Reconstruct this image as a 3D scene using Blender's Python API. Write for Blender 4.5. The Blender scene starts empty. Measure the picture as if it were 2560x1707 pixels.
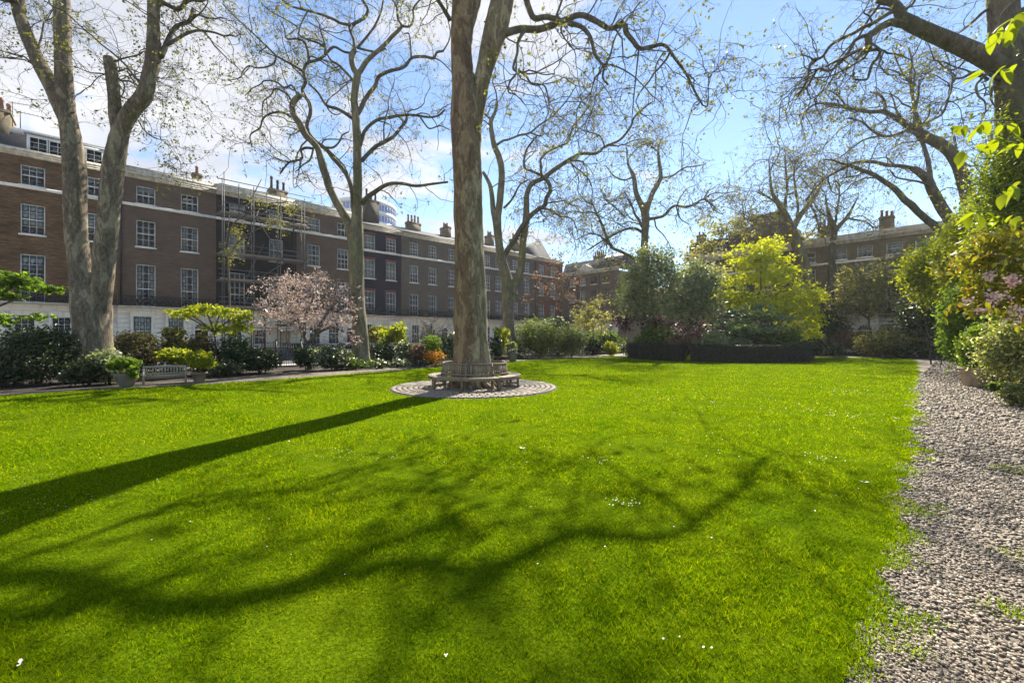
import bpy, math, random
import numpy as np
from mathutils import Vector, Matrix

# ------------------------------------------------------------------ camera, sky, sun, exposure
SC = bpy.context.scene
COL = SC.collection
F, CX, HZ, H = 1048.0, 1280.0, 844.0, 1.75      # focal length in photo pixels, centre column, horizon row, eye height
cam_d = bpy.data.cameras.new('camera'); cam = bpy.data.objects.new('camera', cam_d); COL.objects.link(cam)
cam.location = (0, 0, H); cam.rotation_euler = (math.pi/2, 0, 0)
cam_d.sensor_width = 36; cam_d.lens = 36*F/2560; cam_d.shift_y = -9.5/2560
cam_d.clip_start = 0.05; cam_d.clip_end = 3000
SC.camera = cam
SC.view_settings.view_transform = 'Standard'; SC.view_settings.look = 'None'
SC.view_settings.gamma = 1; SC.view_settings.use_curve_mapping = False
SC.view_settings.exposure = 1.7
SC.cycles.max_bounces = 6; SC.cycles.transparent_max_bounces = 12
SC.cycles.use_denoising = True

SUN_EL, SUN_AZ = math.radians(45), math.radians(19.8)     # azimuth from +Y towards +X
w = bpy.data.worlds.new('World'); SC.world = w; w.use_nodes = True
nt = w.node_tree; nt.nodes.clear()
def N(t, **k):
    n = nt.nodes.new(t)
    for a, b in k.items():
        if a.startswith('i_'): n.inputs[a[2:].replace('_', ' ')].default_value = b
        else: setattr(n, a, b)
    return n
L = lambda a, b: nt.links.new(a, b)
sky = N('ShaderNodeTexSky', sky_type='NISHITA', sun_disc=False, sun_elevation=SUN_EL, sun_rotation=SUN_AZ,
        air_density=1.0, dust_density=0.0, ozone_density=2.6, altitude=30)
geo = N('ShaderNodeTexCoord'); sep = N('ShaderNodeSeparateXYZ'); L(geo.outputs['Generated'], sep.inputs[0])
zz = N('ShaderNodeMath', operation='MAXIMUM'); L(sep.outputs['Z'], zz.inputs[0]); zz.inputs[1].default_value = 0.0
za = N('ShaderNodeMath', operation='ADD'); L(zz.outputs[0], za.inputs[0]); za.inputs[1].default_value = 0.22
dv = N('ShaderNodeVectorMath', operation='DIVIDE'); L(geo.outputs['Generated'], dv.inputs[0])
cb = N('ShaderNodeCombineXYZ'); [L(za.outputs[0], cb.inputs[i]) for i in range(3)]; L(cb.outputs[0], dv.inputs[1])
mp = N('ShaderNodeMapping'); L(dv.outputs[0], mp.inputs[0]); mp.inputs['Location'].default_value = (3.1, 1.7, 0); mp.inputs['Scale'].default_value = (0.8, 1.15, 0.0)
ns = N('ShaderNodeTexNoise'); L(mp.outputs[0], ns.inputs['Vector']); ns.inputs['Scale'].default_value = 2.3; ns.inputs['Detail'].default_value = 9; ns.inputs['Roughness'].default_value = 0.58; ns.inputs['Distortion'].default_value = 0.25
# a weather front: more cloud in the west (-X), clear blue in the east
bias = N('ShaderNodeMath', operation='MULTIPLY_ADD'); L(sep.outputs['X'], bias.inputs[0]); bias.inputs[1].default_value = -0.24; L(ns.outputs['Fac'], bias.inputs[2])
rmp = N('ShaderNodeMapRange'); rmp.interpolation_type = 'SMOOTHSTEP'; L(bias.outputs[0], rmp.inputs[0]); rmp.inputs[1].default_value = 0.51; rmp.inputs[2].default_value = 0.645; rmp.inputs[3].default_value = 0.0; rmp.inputs[4].default_value = 0.9
ns2 = N('ShaderNodeTexNoise'); L(mp.outputs[0], ns2.inputs['Vector']); ns2.inputs['Scale'].default_value = 3.2; ns2.inputs['Detail'].default_value = 6
cr = N('ShaderNodeMapRange'); L(ns2.outputs['Fac'], cr.inputs[0]); cr.inputs[1].default_value = 0.3; cr.inputs[2].default_value = 0.7
cmix = N('ShaderNodeMix', data_type='RGBA'); L(cr.outputs[0], cmix.inputs[0]); cmix.inputs[6].default_value = (3.3, 3.45, 3.85, 1); cmix.inputs[7].default_value = (5.2, 5.1, 5.0, 1)
smix = N('ShaderNodeMix', data_type='RGBA'); L(rmp.outputs[0], smix.inputs[0]); L(sky.outputs[0], smix.inputs[6]); L(cmix.outputs[2], smix.inputs[7])
bg = N('ShaderNodeBackground'); bg.inputs['Strength'].default_value = 0.066; L(smix.outputs[2], bg.inputs['Color'])
wo = N('ShaderNodeOutputWorld'); L(bg.outputs[0], wo.inputs[0])

sun_d = bpy.data.lights.new('sun', 'SUN'); sun_d.energy = 4.6; sun_d.angle = math.radians(0.53); sun_d.color = (1.0, 0.92, 0.78)
sun = bpy.data.objects.new('sun', sun_d); COL.objects.link(sun)
sdir = Vector((math.sin(SUN_AZ)*math.cos(SUN_EL), math.cos(SUN_AZ)*math.cos(SUN_EL), math.sin(SUN_EL)))
sun.rotation_euler = sdir.to_track_quat('Z', 'Y').to_euler(); sun.location = (10, 30, 60)

# ------------------------------------------------------------------ helpers: coordinates
A = math.radians(46.9); SA, CA = math.sin(A), math.cos(A)
def PQ(p, q, z=0.0): return np.array((p*SA - q*CA, p*CA + q*SA, z))   # p along the garden, q towards the long terrace
def G(px, py):
    Y = H*F/(py-HZ); return np.array(((px-CX)/F*Y, Y, 0.0))
def at(px, py, Y): return np.array(((px-CX)/F*Y, Y, H+(HZ-py)/F*Y))
def Yq(px, q): return q/(SA-CA*(px-CX)/F)
def w1(px, D=52.0):
    u = (px-CX)/F; t = D/(SA-CA*u); return t*(SA*u+CA)
def w2(px, D=62.0):
    u = (px-CX)/F; t = D/(CA+SA*u); return t*(CA*u-SA)
rng = np.random.default_rng(7); random.seed(7)

# ------------------------------------------------------------------ helpers: meshes and objects
def np_mesh(name, V, quads=None, tris=None, smooth=False):
    me = bpy.data.meshes.new(name)
    V = np.ascontiguousarray(V, dtype=np.float32)
    q = np.zeros((0, 4), np.int32) if quads is None or len(quads) == 0 else np.asarray(quads, np.int32)
    t = np.zeros((0, 3), np.int32) if tris is None or len(tris) == 0 else np.asarray(tris, np.int32)
    me.vertices.add(len(V)); me.vertices.foreach_set('co', V.ravel())
    nl = q.size + t.size
    me.loops.add(nl); me.loops.foreach_set('vertex_index', np.concatenate([q.ravel(), t.ravel()]))
    me.polygons.add(len(q)+len(t))
    st = np.concatenate([np.arange(len(q))*4, q.size + np.arange(len(t))*3]).astype(np.int32)
    me.polygons.foreach_set('loop_start', st)
    if smooth: me.polygons.foreach_set('use_smooth', np.ones(len(q)+len(t), bool))
    me.update(calc_edges=True); me.validate()
    return me
class MB:
    def __init__(s): s.V = []; s.Q = []; s.T = []; s.n = 0
    def add(s, V, Q=None, T=None):
        V = np.asarray(V, float)
        if Q is not None and len(Q): s.Q.append(np.asarray(Q)+s.n)
        if T is not None and len(T): s.T.append(np.asarray(T)+s.n)
        s.V.append(V); s.n += len(V); return s
    def box(s, x0, x1, y0, y1, z0, z1):
        V = [(x, y, z) for z in (z0, z1) for y in (y0, y1) for x in (x0, x1)]
        return s.add(V, [(0, 2, 3, 1), (4, 5, 7, 6), (0, 1, 5, 4), (2, 6, 7, 3), (0, 4, 6, 2), (1, 3, 7, 5)])
    def obox(s, c, ax, ay, az):                     # oriented box from centre and three half-axis vectors
        c, ax, ay, az = map(np.asarray, (c, ax, ay, az))
        V = [c+i*ax+j*ay+k*az for k in (-1, 1) for j in (-1, 1) for i in (-1, 1)]
        return s.add(V, [(0, 2, 3, 1), (4, 5, 7, 6), (0, 1, 5, 4), (2, 6, 7, 3), (0, 4, 6, 2), (1, 3, 7, 5)])
    def bar(s, a, b, w, h):                         # rectangular bar from a to b
        a = np.asarray(a, float); b = np.asarray(b, float); d = b-a; l = np.linalg.norm(d); d = d/l
        up = np.array((0, 0, 1.0)) if abs(d[2]) < .9 else np.array((1.0, 0, 0))
        x = np.cross(d, up); x /= np.linalg.norm(x); y = np.cross(x, d)
        return s.obox((a+b)/2, d*l/2, x*w/2, y*h/2)
    def tube(s, P, R, k=8, cap=True):
        V, Q, T = tube(P, R, k, cap); return s.add(V, Q, T)
    def lathe(s, prof, k=20, c=(0, 0, 0)):
        a = np.arange(k)/k*2*math.pi; c = np.asarray(c, float)
        V = np.concatenate([np.stack([r*np.cos(a), r*np.sin(a), np.full(k, z)], 1) for r, z in prof])+c
        Q = [(i*k+j, i*k+(j+1) % k, (i+1)*k+(j+1) % k, (i+1)*k+j) for i in range(len(prof)-1) for j in range(k)]
        return s.add(V, Q)
    def mesh(s, name, smooth=False):
        return np_mesh(name, np.concatenate(s.V), np.concatenate(s.Q) if s.Q else None, np.concatenate(s.T) if s.T else None, smooth)
def tube(P, R, k=8, cap=True):
    P = np.asarray(P, float); n = len(P); R = np.broadcast_to(np.asarray(R, float), (n,))
    T = np.gradient(P, axis=0); T /= np.linalg.norm(T, axis=1)[:, None]+1e-9
    ref = np.array((1.0, 0, 0)) if abs(T[0][0]) < .8 else np.array((0, 1.0, 0))
    U = np.zeros((n, 3)); u = ref
    for i in range(n):
        u = u-T[i]*np.dot(u, T[i]); u = u/(np.linalg.norm(u)+1e-9); U[i] = u
    W = np.cross(T, U); a = np.arange(k)/k*2*math.pi
    V = P[:, None]+R[:, None, None]*(U[:, None]*np.cos(a)[None, :, None]+W[:, None]*np.sin(a)[None, :, None])
    V = V.reshape(-1, 3)
    i, j = np.meshgrid(np.arange(n-1), np.arange(k), indexing='ij'); j2 = (j+1) % k
    Q = np.stack([i*k+j, i*k+j2, (i+1)*k+j2, (i+1)*k+j], -1).reshape(-1, 4)
    Tt = []
    if cap:
        V = np.concatenate([V, P[:1], P[-1:]]); b = n*k
        Tt = [(b, (q+1) % k, q) for q in range(k)]+[(b+1, (n-1)*k+q, (n-1)*k+(q+1) % k) for q in range(k)]
    return V, Q, np.array(Tt, int).reshape(-1, 3)
def spline(P, m=4):
    P = np.asarray(P, float)
    if len(P) < 3: return np.stack([P[0]+(P[-1]-P[0])*t for t in np.linspace(0, 1, m+1)])
    E = np.concatenate([[2*P[0]-P[1]], P, [2*P[-1]-P[-2]]]); out = []
    for i in range(1, len(E)-2):
        for t in np.arange(m)/m:
            a, b, c, d = E[i-1], E[i], E[i+1], E[i+2]
            out.append(.5*((2*b)+(c-a)*t+(2*a-5*b+4*c-d)*t*t+(3*b-a-3*c+d)*t**3))
    out.append(P[-1]); return np.array(out)

def setp(o, **k):
    for a, b in k.items():
        if b is not None: o[a] = b
    return o
def thing(name, label, cat, loc=(0, 0, 0), rz=0.0, group=None):
    o = bpy.data.objects.new(name, None); COL.objects.link(o); o.empty_display_size = .2
    o.location = tuple(loc); o.rotation_euler = (0, 0, rz)
    return setp(o, label=label, category=cat, group=group)
def put(name, me, mat, parent=None, loc=None, rot=None, kind=None, label=None):
    if isinstance(me, MB): me = me.mesh(name)
    if mat is not None and len(me.materials) == 0: me.materials.append(mat)
    o = bpy.data.objects.new(name, me); COL.objects.link(o)
    if parent is not None: o.parent = parent
    if loc is not None: o.location = tuple(loc)
    if rot is not None: o.rotation_euler = rot
    return setp(o, kind=kind, label=label)
def copy_tree(o, parent=None):
    c = o.copy(); COL.objects.link(c)
    if parent is not None: c.parent = parent
    for ch in o.children: copy_tree(ch, c)
    return c

# ------------------------------------------------------------------ helpers: materials
def mat_new(name):
    m = bpy.data.materials.new(name); m.use_nodes = True; t = m.node_tree
    b = t.nodes['Principled BSDF']; return m, t, b
def nd(t, ty, **k):
    n = t.nodes.new(ty)
    for a, b in k.items(): setattr(n, a, b)
    return n
def rgba(c): return (c[0], c[1], c[2], 1)
def ramp(t, fac, stops):
    r = nd(t, 'ShaderNodeValToRGB'); e = r.color_ramp.elements
    while len(e) < len(stops): e.new(.5)
    for i, (p, c) in enumerate(stops): e[i].position = p; e[i].color = rgba(c)
    t.links.new(fac, r.inputs[0]); return r
def noise(t, scale, detail=5, rough=.55, coord='Object', sc=(1, 1, 1), dist=0.0):
    c = nd(t, 'ShaderNodeTexCoord'); m = nd(t, 'ShaderNodeMapping'); m.inputs['Scale'].default_value = sc
    t.links.new(c.outputs[coord], m.inputs[0])
    n = nd(t, 'ShaderNodeTexNoise'); t.links.new(m.outputs[0], n.inputs['Vector'])
    n.inputs['Scale'].default_value = scale; n.inputs['Detail'].default_value = detail; n.inputs['Roughness'].default_value = rough; n.inputs['Distortion'].default_value = dist
    return n
def bump(t, b, h, strength=.3, dist=.02):
    n = nd(t, 'ShaderNodeBump'); n.inputs['Strength'].default_value = strength; n.inputs['Distance'].default_value = dist
    t.links.new(h, n.inputs['Height']); t.links.new(n.outputs[0], b.inputs['Normal'])
def plain(name, c, rough=.6, var=.25, scale=6, metal=0, spec=.4, sc=(1, 1, 1), bs=.15):
    m, t, b = mat_new(name); n = noise(t, scale, sc=sc)
    lo = [x*(1-var) for x in c]; hi = [min(1, x*(1+var)) for x in c]
    r = ramp(t, n.outputs['Fac'], [(.3, lo), (.7, hi)]); t.links.new(r.outputs[0], b.inputs['Base Color'])
    b.inputs['Roughness'].default_value = rough; b.inputs['Metallic'].default_value = metal; b.inputs['Specular IOR Level'].default_value = spec
    if bs: bump(t, b, n.outputs['Fac'], bs, .01)
    return m
def leafmat(name, dark, light, tr=.45, rough=.5, spec=.2, trc=None, extra=None):
    m, t, b = mat_new(name)
    g = nd(t, 'ShaderNodeNewGeometry')
    st = [(0, dark), (.75, light)]
    if extra: st += [(.86, light), (.88, extra)]
    r = ramp(t, g.outputs['Random Per Island'], st)
    t.links.new(r.outputs[0], b.inputs['Base Color']); b.inputs['Roughness'].default_value = rough; b.inputs['Specular IOR Level'].default_value = spec
    tl = nd(t, 'ShaderNodeBsdfTranslucent'); mx = nd(t, 'ShaderNodeMix', data_type='RGBA', blend_type='MULTIPLY'); mx.inputs[0].default_value = 1
    t.links.new(r.outputs[0], mx.inputs[6]); mx.inputs[7].default_value = rgba(trc or (1.6, 1.5, .6)); t.links.new(mx.outputs[2], tl.inputs[0])
    ms = nd(t, 'ShaderNodeMixShader'); ms.inputs[0].default_value = tr
    t.links.new(b.outputs[0], ms.inputs[1]); t.links.new(tl.outputs[0], ms.inputs[2]); t.links.new(ms.outputs[0], t.nodes['Material Output'].inputs[0])
    return m
def brickmat(name, c1, c2, mortar, stain=.35):
    m, t, b = mat_new(name)
    c = nd(t, 'ShaderNodeTexCoord'); s = nd(t, 'ShaderNodeSeparateXYZ'); t.links.new(c.outputs['Object'], s.inputs[0])
    ad = nd(t, 'ShaderNodeMath', operation='ADD'); t.links.new(s.outputs[0], ad.inputs[0]); t.links.new(s.outputs[1], ad.inputs[1])
    k = nd(t, 'ShaderNodeCombineXYZ'); t.links.new(ad.outputs[0], k.inputs[0]); t.links.new(s.outputs[2], k.inputs[1])
    br = nd(t, 'ShaderNodeTexBrick'); t.links.new(k.outputs[0], br.inputs['Vector'])
    br.inputs['Color1'].default_value = rgba(c1); br.inputs['Color2'].default_value = rgba(c2); br.inputs['Mortar'].default_value = rgba(mortar)
    br.inputs['Scale'].default_value = 1; br.inputs['Brick Width'].default_value = .23; br.inputs['Row Height'].default_value = .077; br.inputs['Mortar Size'].default_value = .008; br.inputs['Bias'].default_value = 0
    n = noise(t, .55, 7, .65, sc=(1, 1, 1.6)); n2 = noise(t, 3.5, 3, .6, sc=(.35, .35, 3))
    a2 = nd(t, 'ShaderNodeMath', operation='ADD'); t.links.new(n.outputs['Fac'], a2.inputs[0]); t.links.new(n2.outputs['Fac'], a2.inputs[1])
    r = ramp(t, a2.outputs[0], [(.75, (1-stain,)*3), (1.0, (1, 1, 1))]); r.color_ramp.elements[0].position = .4; r.color_ramp.elements[1].position = .62
    hf = nd(t, 'ShaderNodeMath', operation='MULTIPLY'); hf.inputs[1].default_value = .5; t.links.new(a2.outputs[0], hf.inputs[0]); t.links.new(hf.outputs[0], r.inputs[0])
    mx = nd(t, 'ShaderNodeMix', data_type='RGBA', blend_type='MULTIPLY'); mx.inputs[0].default_value = 1
    t.links.new(br.outputs[0], mx.inputs[6]); t.links.new(r.outputs[0], mx.inputs[7]); t.links.new(mx.outputs[2], b.inputs['Base Color'])
    b.inputs['Roughness'].default_value = .85; b.inputs['Specular IOR Level'].default_value = .2; bump(t, b, br.outputs['Fac'], -.25, .01); return m
def stainmat(name, c, dirt, rough=.7, amount=.5):
    m, t, b = mat_new(name); n = noise(t, 1.4, 7, .65, sc=(2.2, 2.2, .5)); n2 = noise(t, 9, 4)
    a = nd(t, 'ShaderNodeMath', operation='MULTIPLY_ADD'); a.inputs[1].default_value = .35; t.links.new(n2.outputs['Fac'], a.inputs[0]); t.links.new(n.outputs['Fac'], a.inputs[2])
    r = ramp(t, a.outputs[0], [(.5, dirt), (.5+.35*amount, c)]); t.links.new(r.outputs[0], b.inputs['Base Color'])
    b.inputs['Roughness'].default_value = rough; bump(t, b, n2.outputs['Fac'], .1, .01); return m
def barkmat(name, base, pale, dark, scale=1.6, moss=None):
    scale *= 1.25
    m, t, b = mat_new(name)
    n = noise(t, scale, 7, .66, sc=(1.6, 1.6, .5), dist=.6); n2 = noise(t, scale*5, 6, .65, sc=(1.5, 1.5, .5), dist=.4); n3 = noise(t, .35, 3, .5)
    r = ramp(t, n.outputs['Fac'], [(.40, dark), (.42, base), (.53, base), (.542, pale), (.66, pale)])
    r2 = ramp(t, n2.outputs['Fac'], [(.38, dark), (.55, (.5, .5, .5)), (.7, pale)])
    mx = nd(t, 'ShaderNodeMix', data_type='RGBA', blend_type='MIX'); mx.inputs[0].default_value = .32; t.links.new(r.outputs[0], mx.inputs[6])
    r3 = ramp(t, n2.outputs['Fac'], [(.42, dark), (.62, pale)]); t.links.new(r3.outputs[0], mx.inputs[7])
    last = mx.outputs[2]
    if moss:
        r4 = ramp(t, n3.outputs['Fac'], [(.45, (0, 0, 0)), (.62, (1, 1, 1))]); ml = nd(t, 'ShaderNodeMath', operation='MULTIPLY'); ml.inputs[1].default_value = .55; t.links.new(r4.outputs[0], ml.inputs[0])
        mm = nd(t, 'ShaderNodeMix', data_type='RGBA'); t.links.new(ml.outputs[0], mm.inputs[0]); t.links.new(last, mm.inputs[6]); mm.inputs[7].default_value = rgba(moss); last = mm.outputs[2]
    t.links.new(last, b.inputs['Base Color']); b.inputs['Roughness'].default_value = .85; b.inputs['Specular IOR Level'].default_value = .2
    ad = nd(t, 'ShaderNodeMath', operation='ADD'); t.links.new(n.outputs['Fac'], ad.inputs[0]); t.links.new(n2.outputs['Fac'], ad.inputs[1])
    bump(t, b, ad.outputs[0], .5, .04); return m
def glassmat(name, tint=(.02, .025, .03)):
    m, t, b = mat_new(name)
    b.inputs['Base Color'].default_value = rgba(tint); b.inputs['Roughness'].default_value = .04; b.inputs['Specular IOR Level'].default_value = .9
    tr = nd(t, 'ShaderNodeBsdfTransparent'); tr.inputs[0].default_value = (.86, .9, .9, 1); gl = nd(t, 'ShaderNodeBsdfGlossy'); gl.inputs['Roughness'].default_value = .03
    fr = nd(t, 'ShaderNodeFresnel'); fr.inputs[0].default_value = 1.5
    ad = nd(t, 'ShaderNodeMath', operation='ADD'); ad.inputs[1].default_value = .02; t.links.new(fr.outputs[0], ad.inputs[0])
    ms = nd(t, 'ShaderNodeMixShader'); t.links.new(ad.outputs[0], ms.inputs[0]); t.links.new(tr.outputs[0], ms.inputs[1]); t.links.new(gl.outputs[0], ms.inputs[2])
    t.links.new(ms.outputs[0], t.nodes['Material Output'].inputs[0]); return m

M = {}
M['brown'] = brickmat('brown_brick', (0.1336, 0.0743, 0.0367), (0.2322, 0.1219, 0.0540), (0.1741, 0.1393, 0.0971), .6)
M['plum'] = brickmat('plum_brick', (0.1188, 0.0808, 0.0584), (0.1544, 0.0974, 0.0662), (0.1485, 0.1248, 0.0993), .35)
M['sooty'] = brickmat('sooty_brick', (0.0588, 0.0532, 0.0458), (0.0952, 0.0798, 0.0602), (0.0840, 0.0784, 0.0626), .35)
M['soot'] = brickmat('black_soot_brick', (.020, .019, .020), (.036, .032, .030), (.034, .032, .03), .35)
M['navy'] = brickmat('navy_painted_brick', (.020, .019, .034), (.024, .022, .039), (.018, .017, .03), .2)
M['grey'] = brickmat('grey_brick', (0.1147, 0.0971, 0.0782), (0.1427, 0.1135, 0.0848), (0.1404, 0.1229, 0.1032), .35)
M['red'] = brickmat('red_brick', (0.2000, 0.0775, 0.0484), (0.2375, 0.0975, 0.0591), (0.1625, 0.1250, 0.0914), .35)
M['redhead'] = brickmat('rubbed_red_brick', (.17, .06, .05), (.2, .075, .06), (.16, .09, .08), .2)
M['stock'] = brickmat('weathered_brick', (0.1750, 0.1400, 0.0891), (0.2310, 0.1750, 0.1023), (0.2100, 0.1820, 0.1264), .4)
M['stucco'] = stainmat('painted_stucco', (.78, .715, .61), (.58, .52, .43))
M['stone'] = stainmat('stone_trim', (.56, .52, .44), (.30, .265, .20), amount=.7)
M['trim'] = stainmat('white_trim', (.80, .755, .67), (.60, .55, .46))
M['slate'] = brickmat('roof_slate', (.06, .062, .07), (.085, .085, .092), (.03, .03, .035), .3)
M['lead'] = plain('lead_sheet', (.22, .225, .235), .5)
M['wframe'] = plain('white_window_paint', (.82, .81, .78), .45, .06)
M['glass'] = glassmat('window_glass')
M['blind'] = plain('white_blind', (.66, .64, .58), .8, .1)
M['curtain'] = plain('cream_curtain', (.5, .43, .33), .9, .25, 4, sc=(8, 8, .3))
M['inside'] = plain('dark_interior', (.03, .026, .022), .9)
M['black'] = plain('black_iron', (.012, .012, .014), .4, .3)
M['blackdoor'] = plain('black_door_paint', (.012, .012, .014), .25, .1)
M['creamdoor'] = plain('cream_door_paint', (.55, .44, .28), .4, .1)
M['reddoor'] = plain('dark_red_paint', (.07, .014, .014), .3, .1)
M['brass'] = plain('brass', (.5, .36, .12), .35, .1, metal=1)
M['clay'] = plain('clay_pot', (.30, .15, .09), .8)
M['claydark'] = plain('sooty_clay', (.07, .05, .042), .85)
M['galv'] = plain('galvanised_steel', (.095, .095, .10), .7, .25, 12, spec=.25)
M['plank'] = plain('scaffold_board', (.20, .165, .125), .85, .35, 7, sc=(.4, 6, 6))
def woodvar(name, c, rough=.8):
    m, t, b = mat_new(name); oi = nd(t, 'ShaderNodeObjectInfo'); n = noise(t, 9, 5, .6, sc=(3, 3, 3))
    r = ramp(t, n.outputs['Fac'], [(.3, [x*.6 for x in c]), (.7, [x*1.3 for x in c])]); r2 = ramp(t, oi.outputs['Random'], [(0, (.62, .60, .52)), (.5, (.95, .95, .9)), (1, (1.2, 1.15, 1.1))])
    mx = nd(t, 'ShaderNodeMix', data_type='RGBA', blend_type='MULTIPLY'); mx.inputs[0].default_value = 1; t.links.new(r.outputs[0], mx.inputs[6]); t.links.new(r2.outputs[0], mx.inputs[7])
    t.links.new(mx.outputs[2], b.inputs['Base Color']); b.inputs['Roughness'].default_value = rough; bump(t, b, n.outputs['Fac'], .2, .01); return m
M['teak'] = plain('weathered_teak', (.22, .175, .13), .8, .35, 9, sc=(4, 4, 4))
M['teaksilver'] = woodvar('silver_grey_teak', (.40, .36, .28)); M['teakpale'] = woodvar('silvered_teak', (.25, .215, .16)); M['teak'] = woodvar('weathered_teak', (.20, .16, .115))
M['terracotta'] = stainmat('weathered_terracotta', (.40, .30, .22), (.20, .16, .12), .85)
M['stonepot'] = stainmat('mossy_stone', (.15, .135, .10), (.06, .064, .036), .9)
M['soil'] = plain('bed_soil', (.028, .020, .014), .95, .5, 18, bs=.6)
M['sett'] = stainmat('granite_sett', (.22, .19, .155), (.10, .09, .07), .8)
M['sett2'] = stainmat('pinkish_granite_sett', (.24, .195, .155), (.12, .098, .076), .8)
M['joint'] = plain('sand_joint', (.05, .043, .034), .95, .4, 20)
M['asphalt'] = plain('asphalt', (.05, .05, .052), .85, .25, 30)
M['pave'] = plain('pale_paving', (.36, .34, .31), .85, .2, 2)
M['kerb'] = plain('kerb_stone', (.33, .32, .30), .8)
M['petal'] = plain('pink_white_petal', (.80, .66, .66), .6, .1)
M['daisy'] = plain('daisy_white', (.8, .8, .74), .6, .05)
# bark
M['bark'] = barkmat('plane_bark', (.140, .110, .080), (.29, .255, .175), (.075, .057, .044), 1.7)
M['barkmid'] = barkmat('plane_bark_mossy', (.15, .125, .085), (.28, .245, .165), (.08, .066, .05), 1.7, moss=(.12, .13, .05))
M['barkdark'] = barkmat('plane_bark_dark', (.115, .10, .08), (.19, .17, .13), (.06, .052, .042), 1.8, moss=(.06, .072, .03))
M['limb'] = barkmat('plane_limb', (.105, .092, .074), (.18, .16, .12), (.058, .05, .042), 2.0)
M['twig'] = plain('twig', (.12, .10, .072), .9, .3)
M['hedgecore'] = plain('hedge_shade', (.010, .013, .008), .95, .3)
M['stem'] = plain('shrub_stem', (.05, .038, .026), .9, .3)
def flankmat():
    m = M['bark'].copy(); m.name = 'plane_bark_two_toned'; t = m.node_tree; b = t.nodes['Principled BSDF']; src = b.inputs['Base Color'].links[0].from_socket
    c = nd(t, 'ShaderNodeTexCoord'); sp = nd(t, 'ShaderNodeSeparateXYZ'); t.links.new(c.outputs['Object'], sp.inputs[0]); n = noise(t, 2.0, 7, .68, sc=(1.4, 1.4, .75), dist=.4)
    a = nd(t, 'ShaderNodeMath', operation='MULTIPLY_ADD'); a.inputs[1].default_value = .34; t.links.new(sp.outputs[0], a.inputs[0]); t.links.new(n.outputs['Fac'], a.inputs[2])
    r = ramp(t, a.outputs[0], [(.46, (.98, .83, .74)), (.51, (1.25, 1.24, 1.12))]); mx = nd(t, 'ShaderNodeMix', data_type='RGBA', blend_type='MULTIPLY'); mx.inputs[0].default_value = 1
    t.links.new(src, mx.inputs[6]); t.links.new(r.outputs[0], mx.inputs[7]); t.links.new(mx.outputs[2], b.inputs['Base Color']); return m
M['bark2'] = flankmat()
# leaves
M['l_plane'] = leafmat('young_plane_leaf', (.07, .09, .018), (.16, .17, .035), .5)
M['l_dark'] = leafmat('dark_glossy_leaf', (0.0156, 0.0286, 0.0104), (0.0494, 0.0754, 0.0234), .25, .45, .4)
M['l_mid'] = leafmat('mid_green_leaf', (0.041, 0.074, 0.016), (0.101, 0.162, 0.030), .42)
M['l_bright'] = leafmat('bright_green_leaf', (0.068, 0.135, 0.016), (0.162, 0.257, 0.027), .5)
M['l_lime'] = leafmat('lime_leaf', (0.138, 0.200, 0.015), (0.275, 0.325, 0.025), .55, trc=(1.7, 1.5, .4))
M['l_yellow'] = leafmat('golden_leaf', (0.2822, 0.3267, 0.0149), (0.4356, 0.4752, 0.0180), .6, trc=(1.5, 1.42, .25))
M['l_olive'] = leafmat('olive_leaf', (0.081, 0.095, 0.038), (0.203, 0.203, 0.074), .4)
M['l_grey'] = leafmat('grey_green_leaf', (0.095, 0.135, 0.068), (0.257, 0.304, 0.176), .42, .45, .4)
M['l_pale'] = leafmat('pale_dogwood_leaf', (0.087, 0.145, 0.080), (0.203, 0.290, 0.167), .4, .4, .45)
M['l_brown'] = leafmat('bronze_clipped_leaf', (.045, .045, .018), (.10, .09, .036), .35)
M['l_mound'] = leafmat('soft_mound_leaf', (.05, .085, .028), (.16, .20, .07), .45)
M['l_lace'] = leafmat('lacy_pale_leaf', (.14, .15, .06), (.30, .30, .14), .5)
M['l_copper'] = leafmat('copper_leaf', (.10, .065, .042), (.20, .14, .09), .42, trc=(1.35, 1.1, .8))
M['l_plum'] = leafmat('plum_leaf', (0.029, 0.016, 0.023), (0.065, 0.036, 0.047), .3, trc=(1.4, .8, .9))
M['l_hedge'] = leafmat('yew_hedge_leaf', (.016, .022, .018), (.040, .052, .040), .12, .5, .3)
M['l_yew'] = leafmat('deep_yew_leaf', (0.0150, 0.0390, 0.0210), (0.0420, 0.0750, 0.0330), .25)
M['l_var'] = leafmat('variegated_leaf', (0.084, 0.120, 0.036), (0.288, 0.312, 0.120), .42, .45, .4, extra=(.58, .57, .40))
M['l_white'] = leafmat('white_flecked_leaf', (.03, .055, .02), (.08, .12, .045), .35, .35, .5, extra=(.7, .7, .66))
M['l_orange'] = leafmat('orange_azalea_petal', (.38, .17, .012), (.62, .32, .02), .4, trc=(1.2, 1, .4), extra=(.10, .08, .02))
M['l_blossom'] = leafmat('cherry_blossom', (.25, .185, .165), (.55, .47, .44), .4, .6, .2, trc=(1.05, .95, .88), extra=(.12, .085, .035))
M['l_pink'] = leafmat('pink_blossom', (.52, .36, .35), (.74, .58, .55), .4, .6, .2, trc=(1.1, .9, .9))
M['l_ivy'] = leafmat('ivy_leaf', (.055, .09, .010), (.17, .23, .018), .5, .45, .35)
M['l_bigdark'] = leafmat('big_spring_leaf', (.07, .12, .010), (.19, .25, .02), .58, .45, .35, trc=(1.7, 1.5, .3))
M['l_bronze'] = leafmat('bronze_green_leaf', (0.117, 0.156, 0.016), (0.299, 0.312, 0.033), .5, .42, .45, trc=(1.6, 1.3, .4), extra=(.26, .17, .05))

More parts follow.
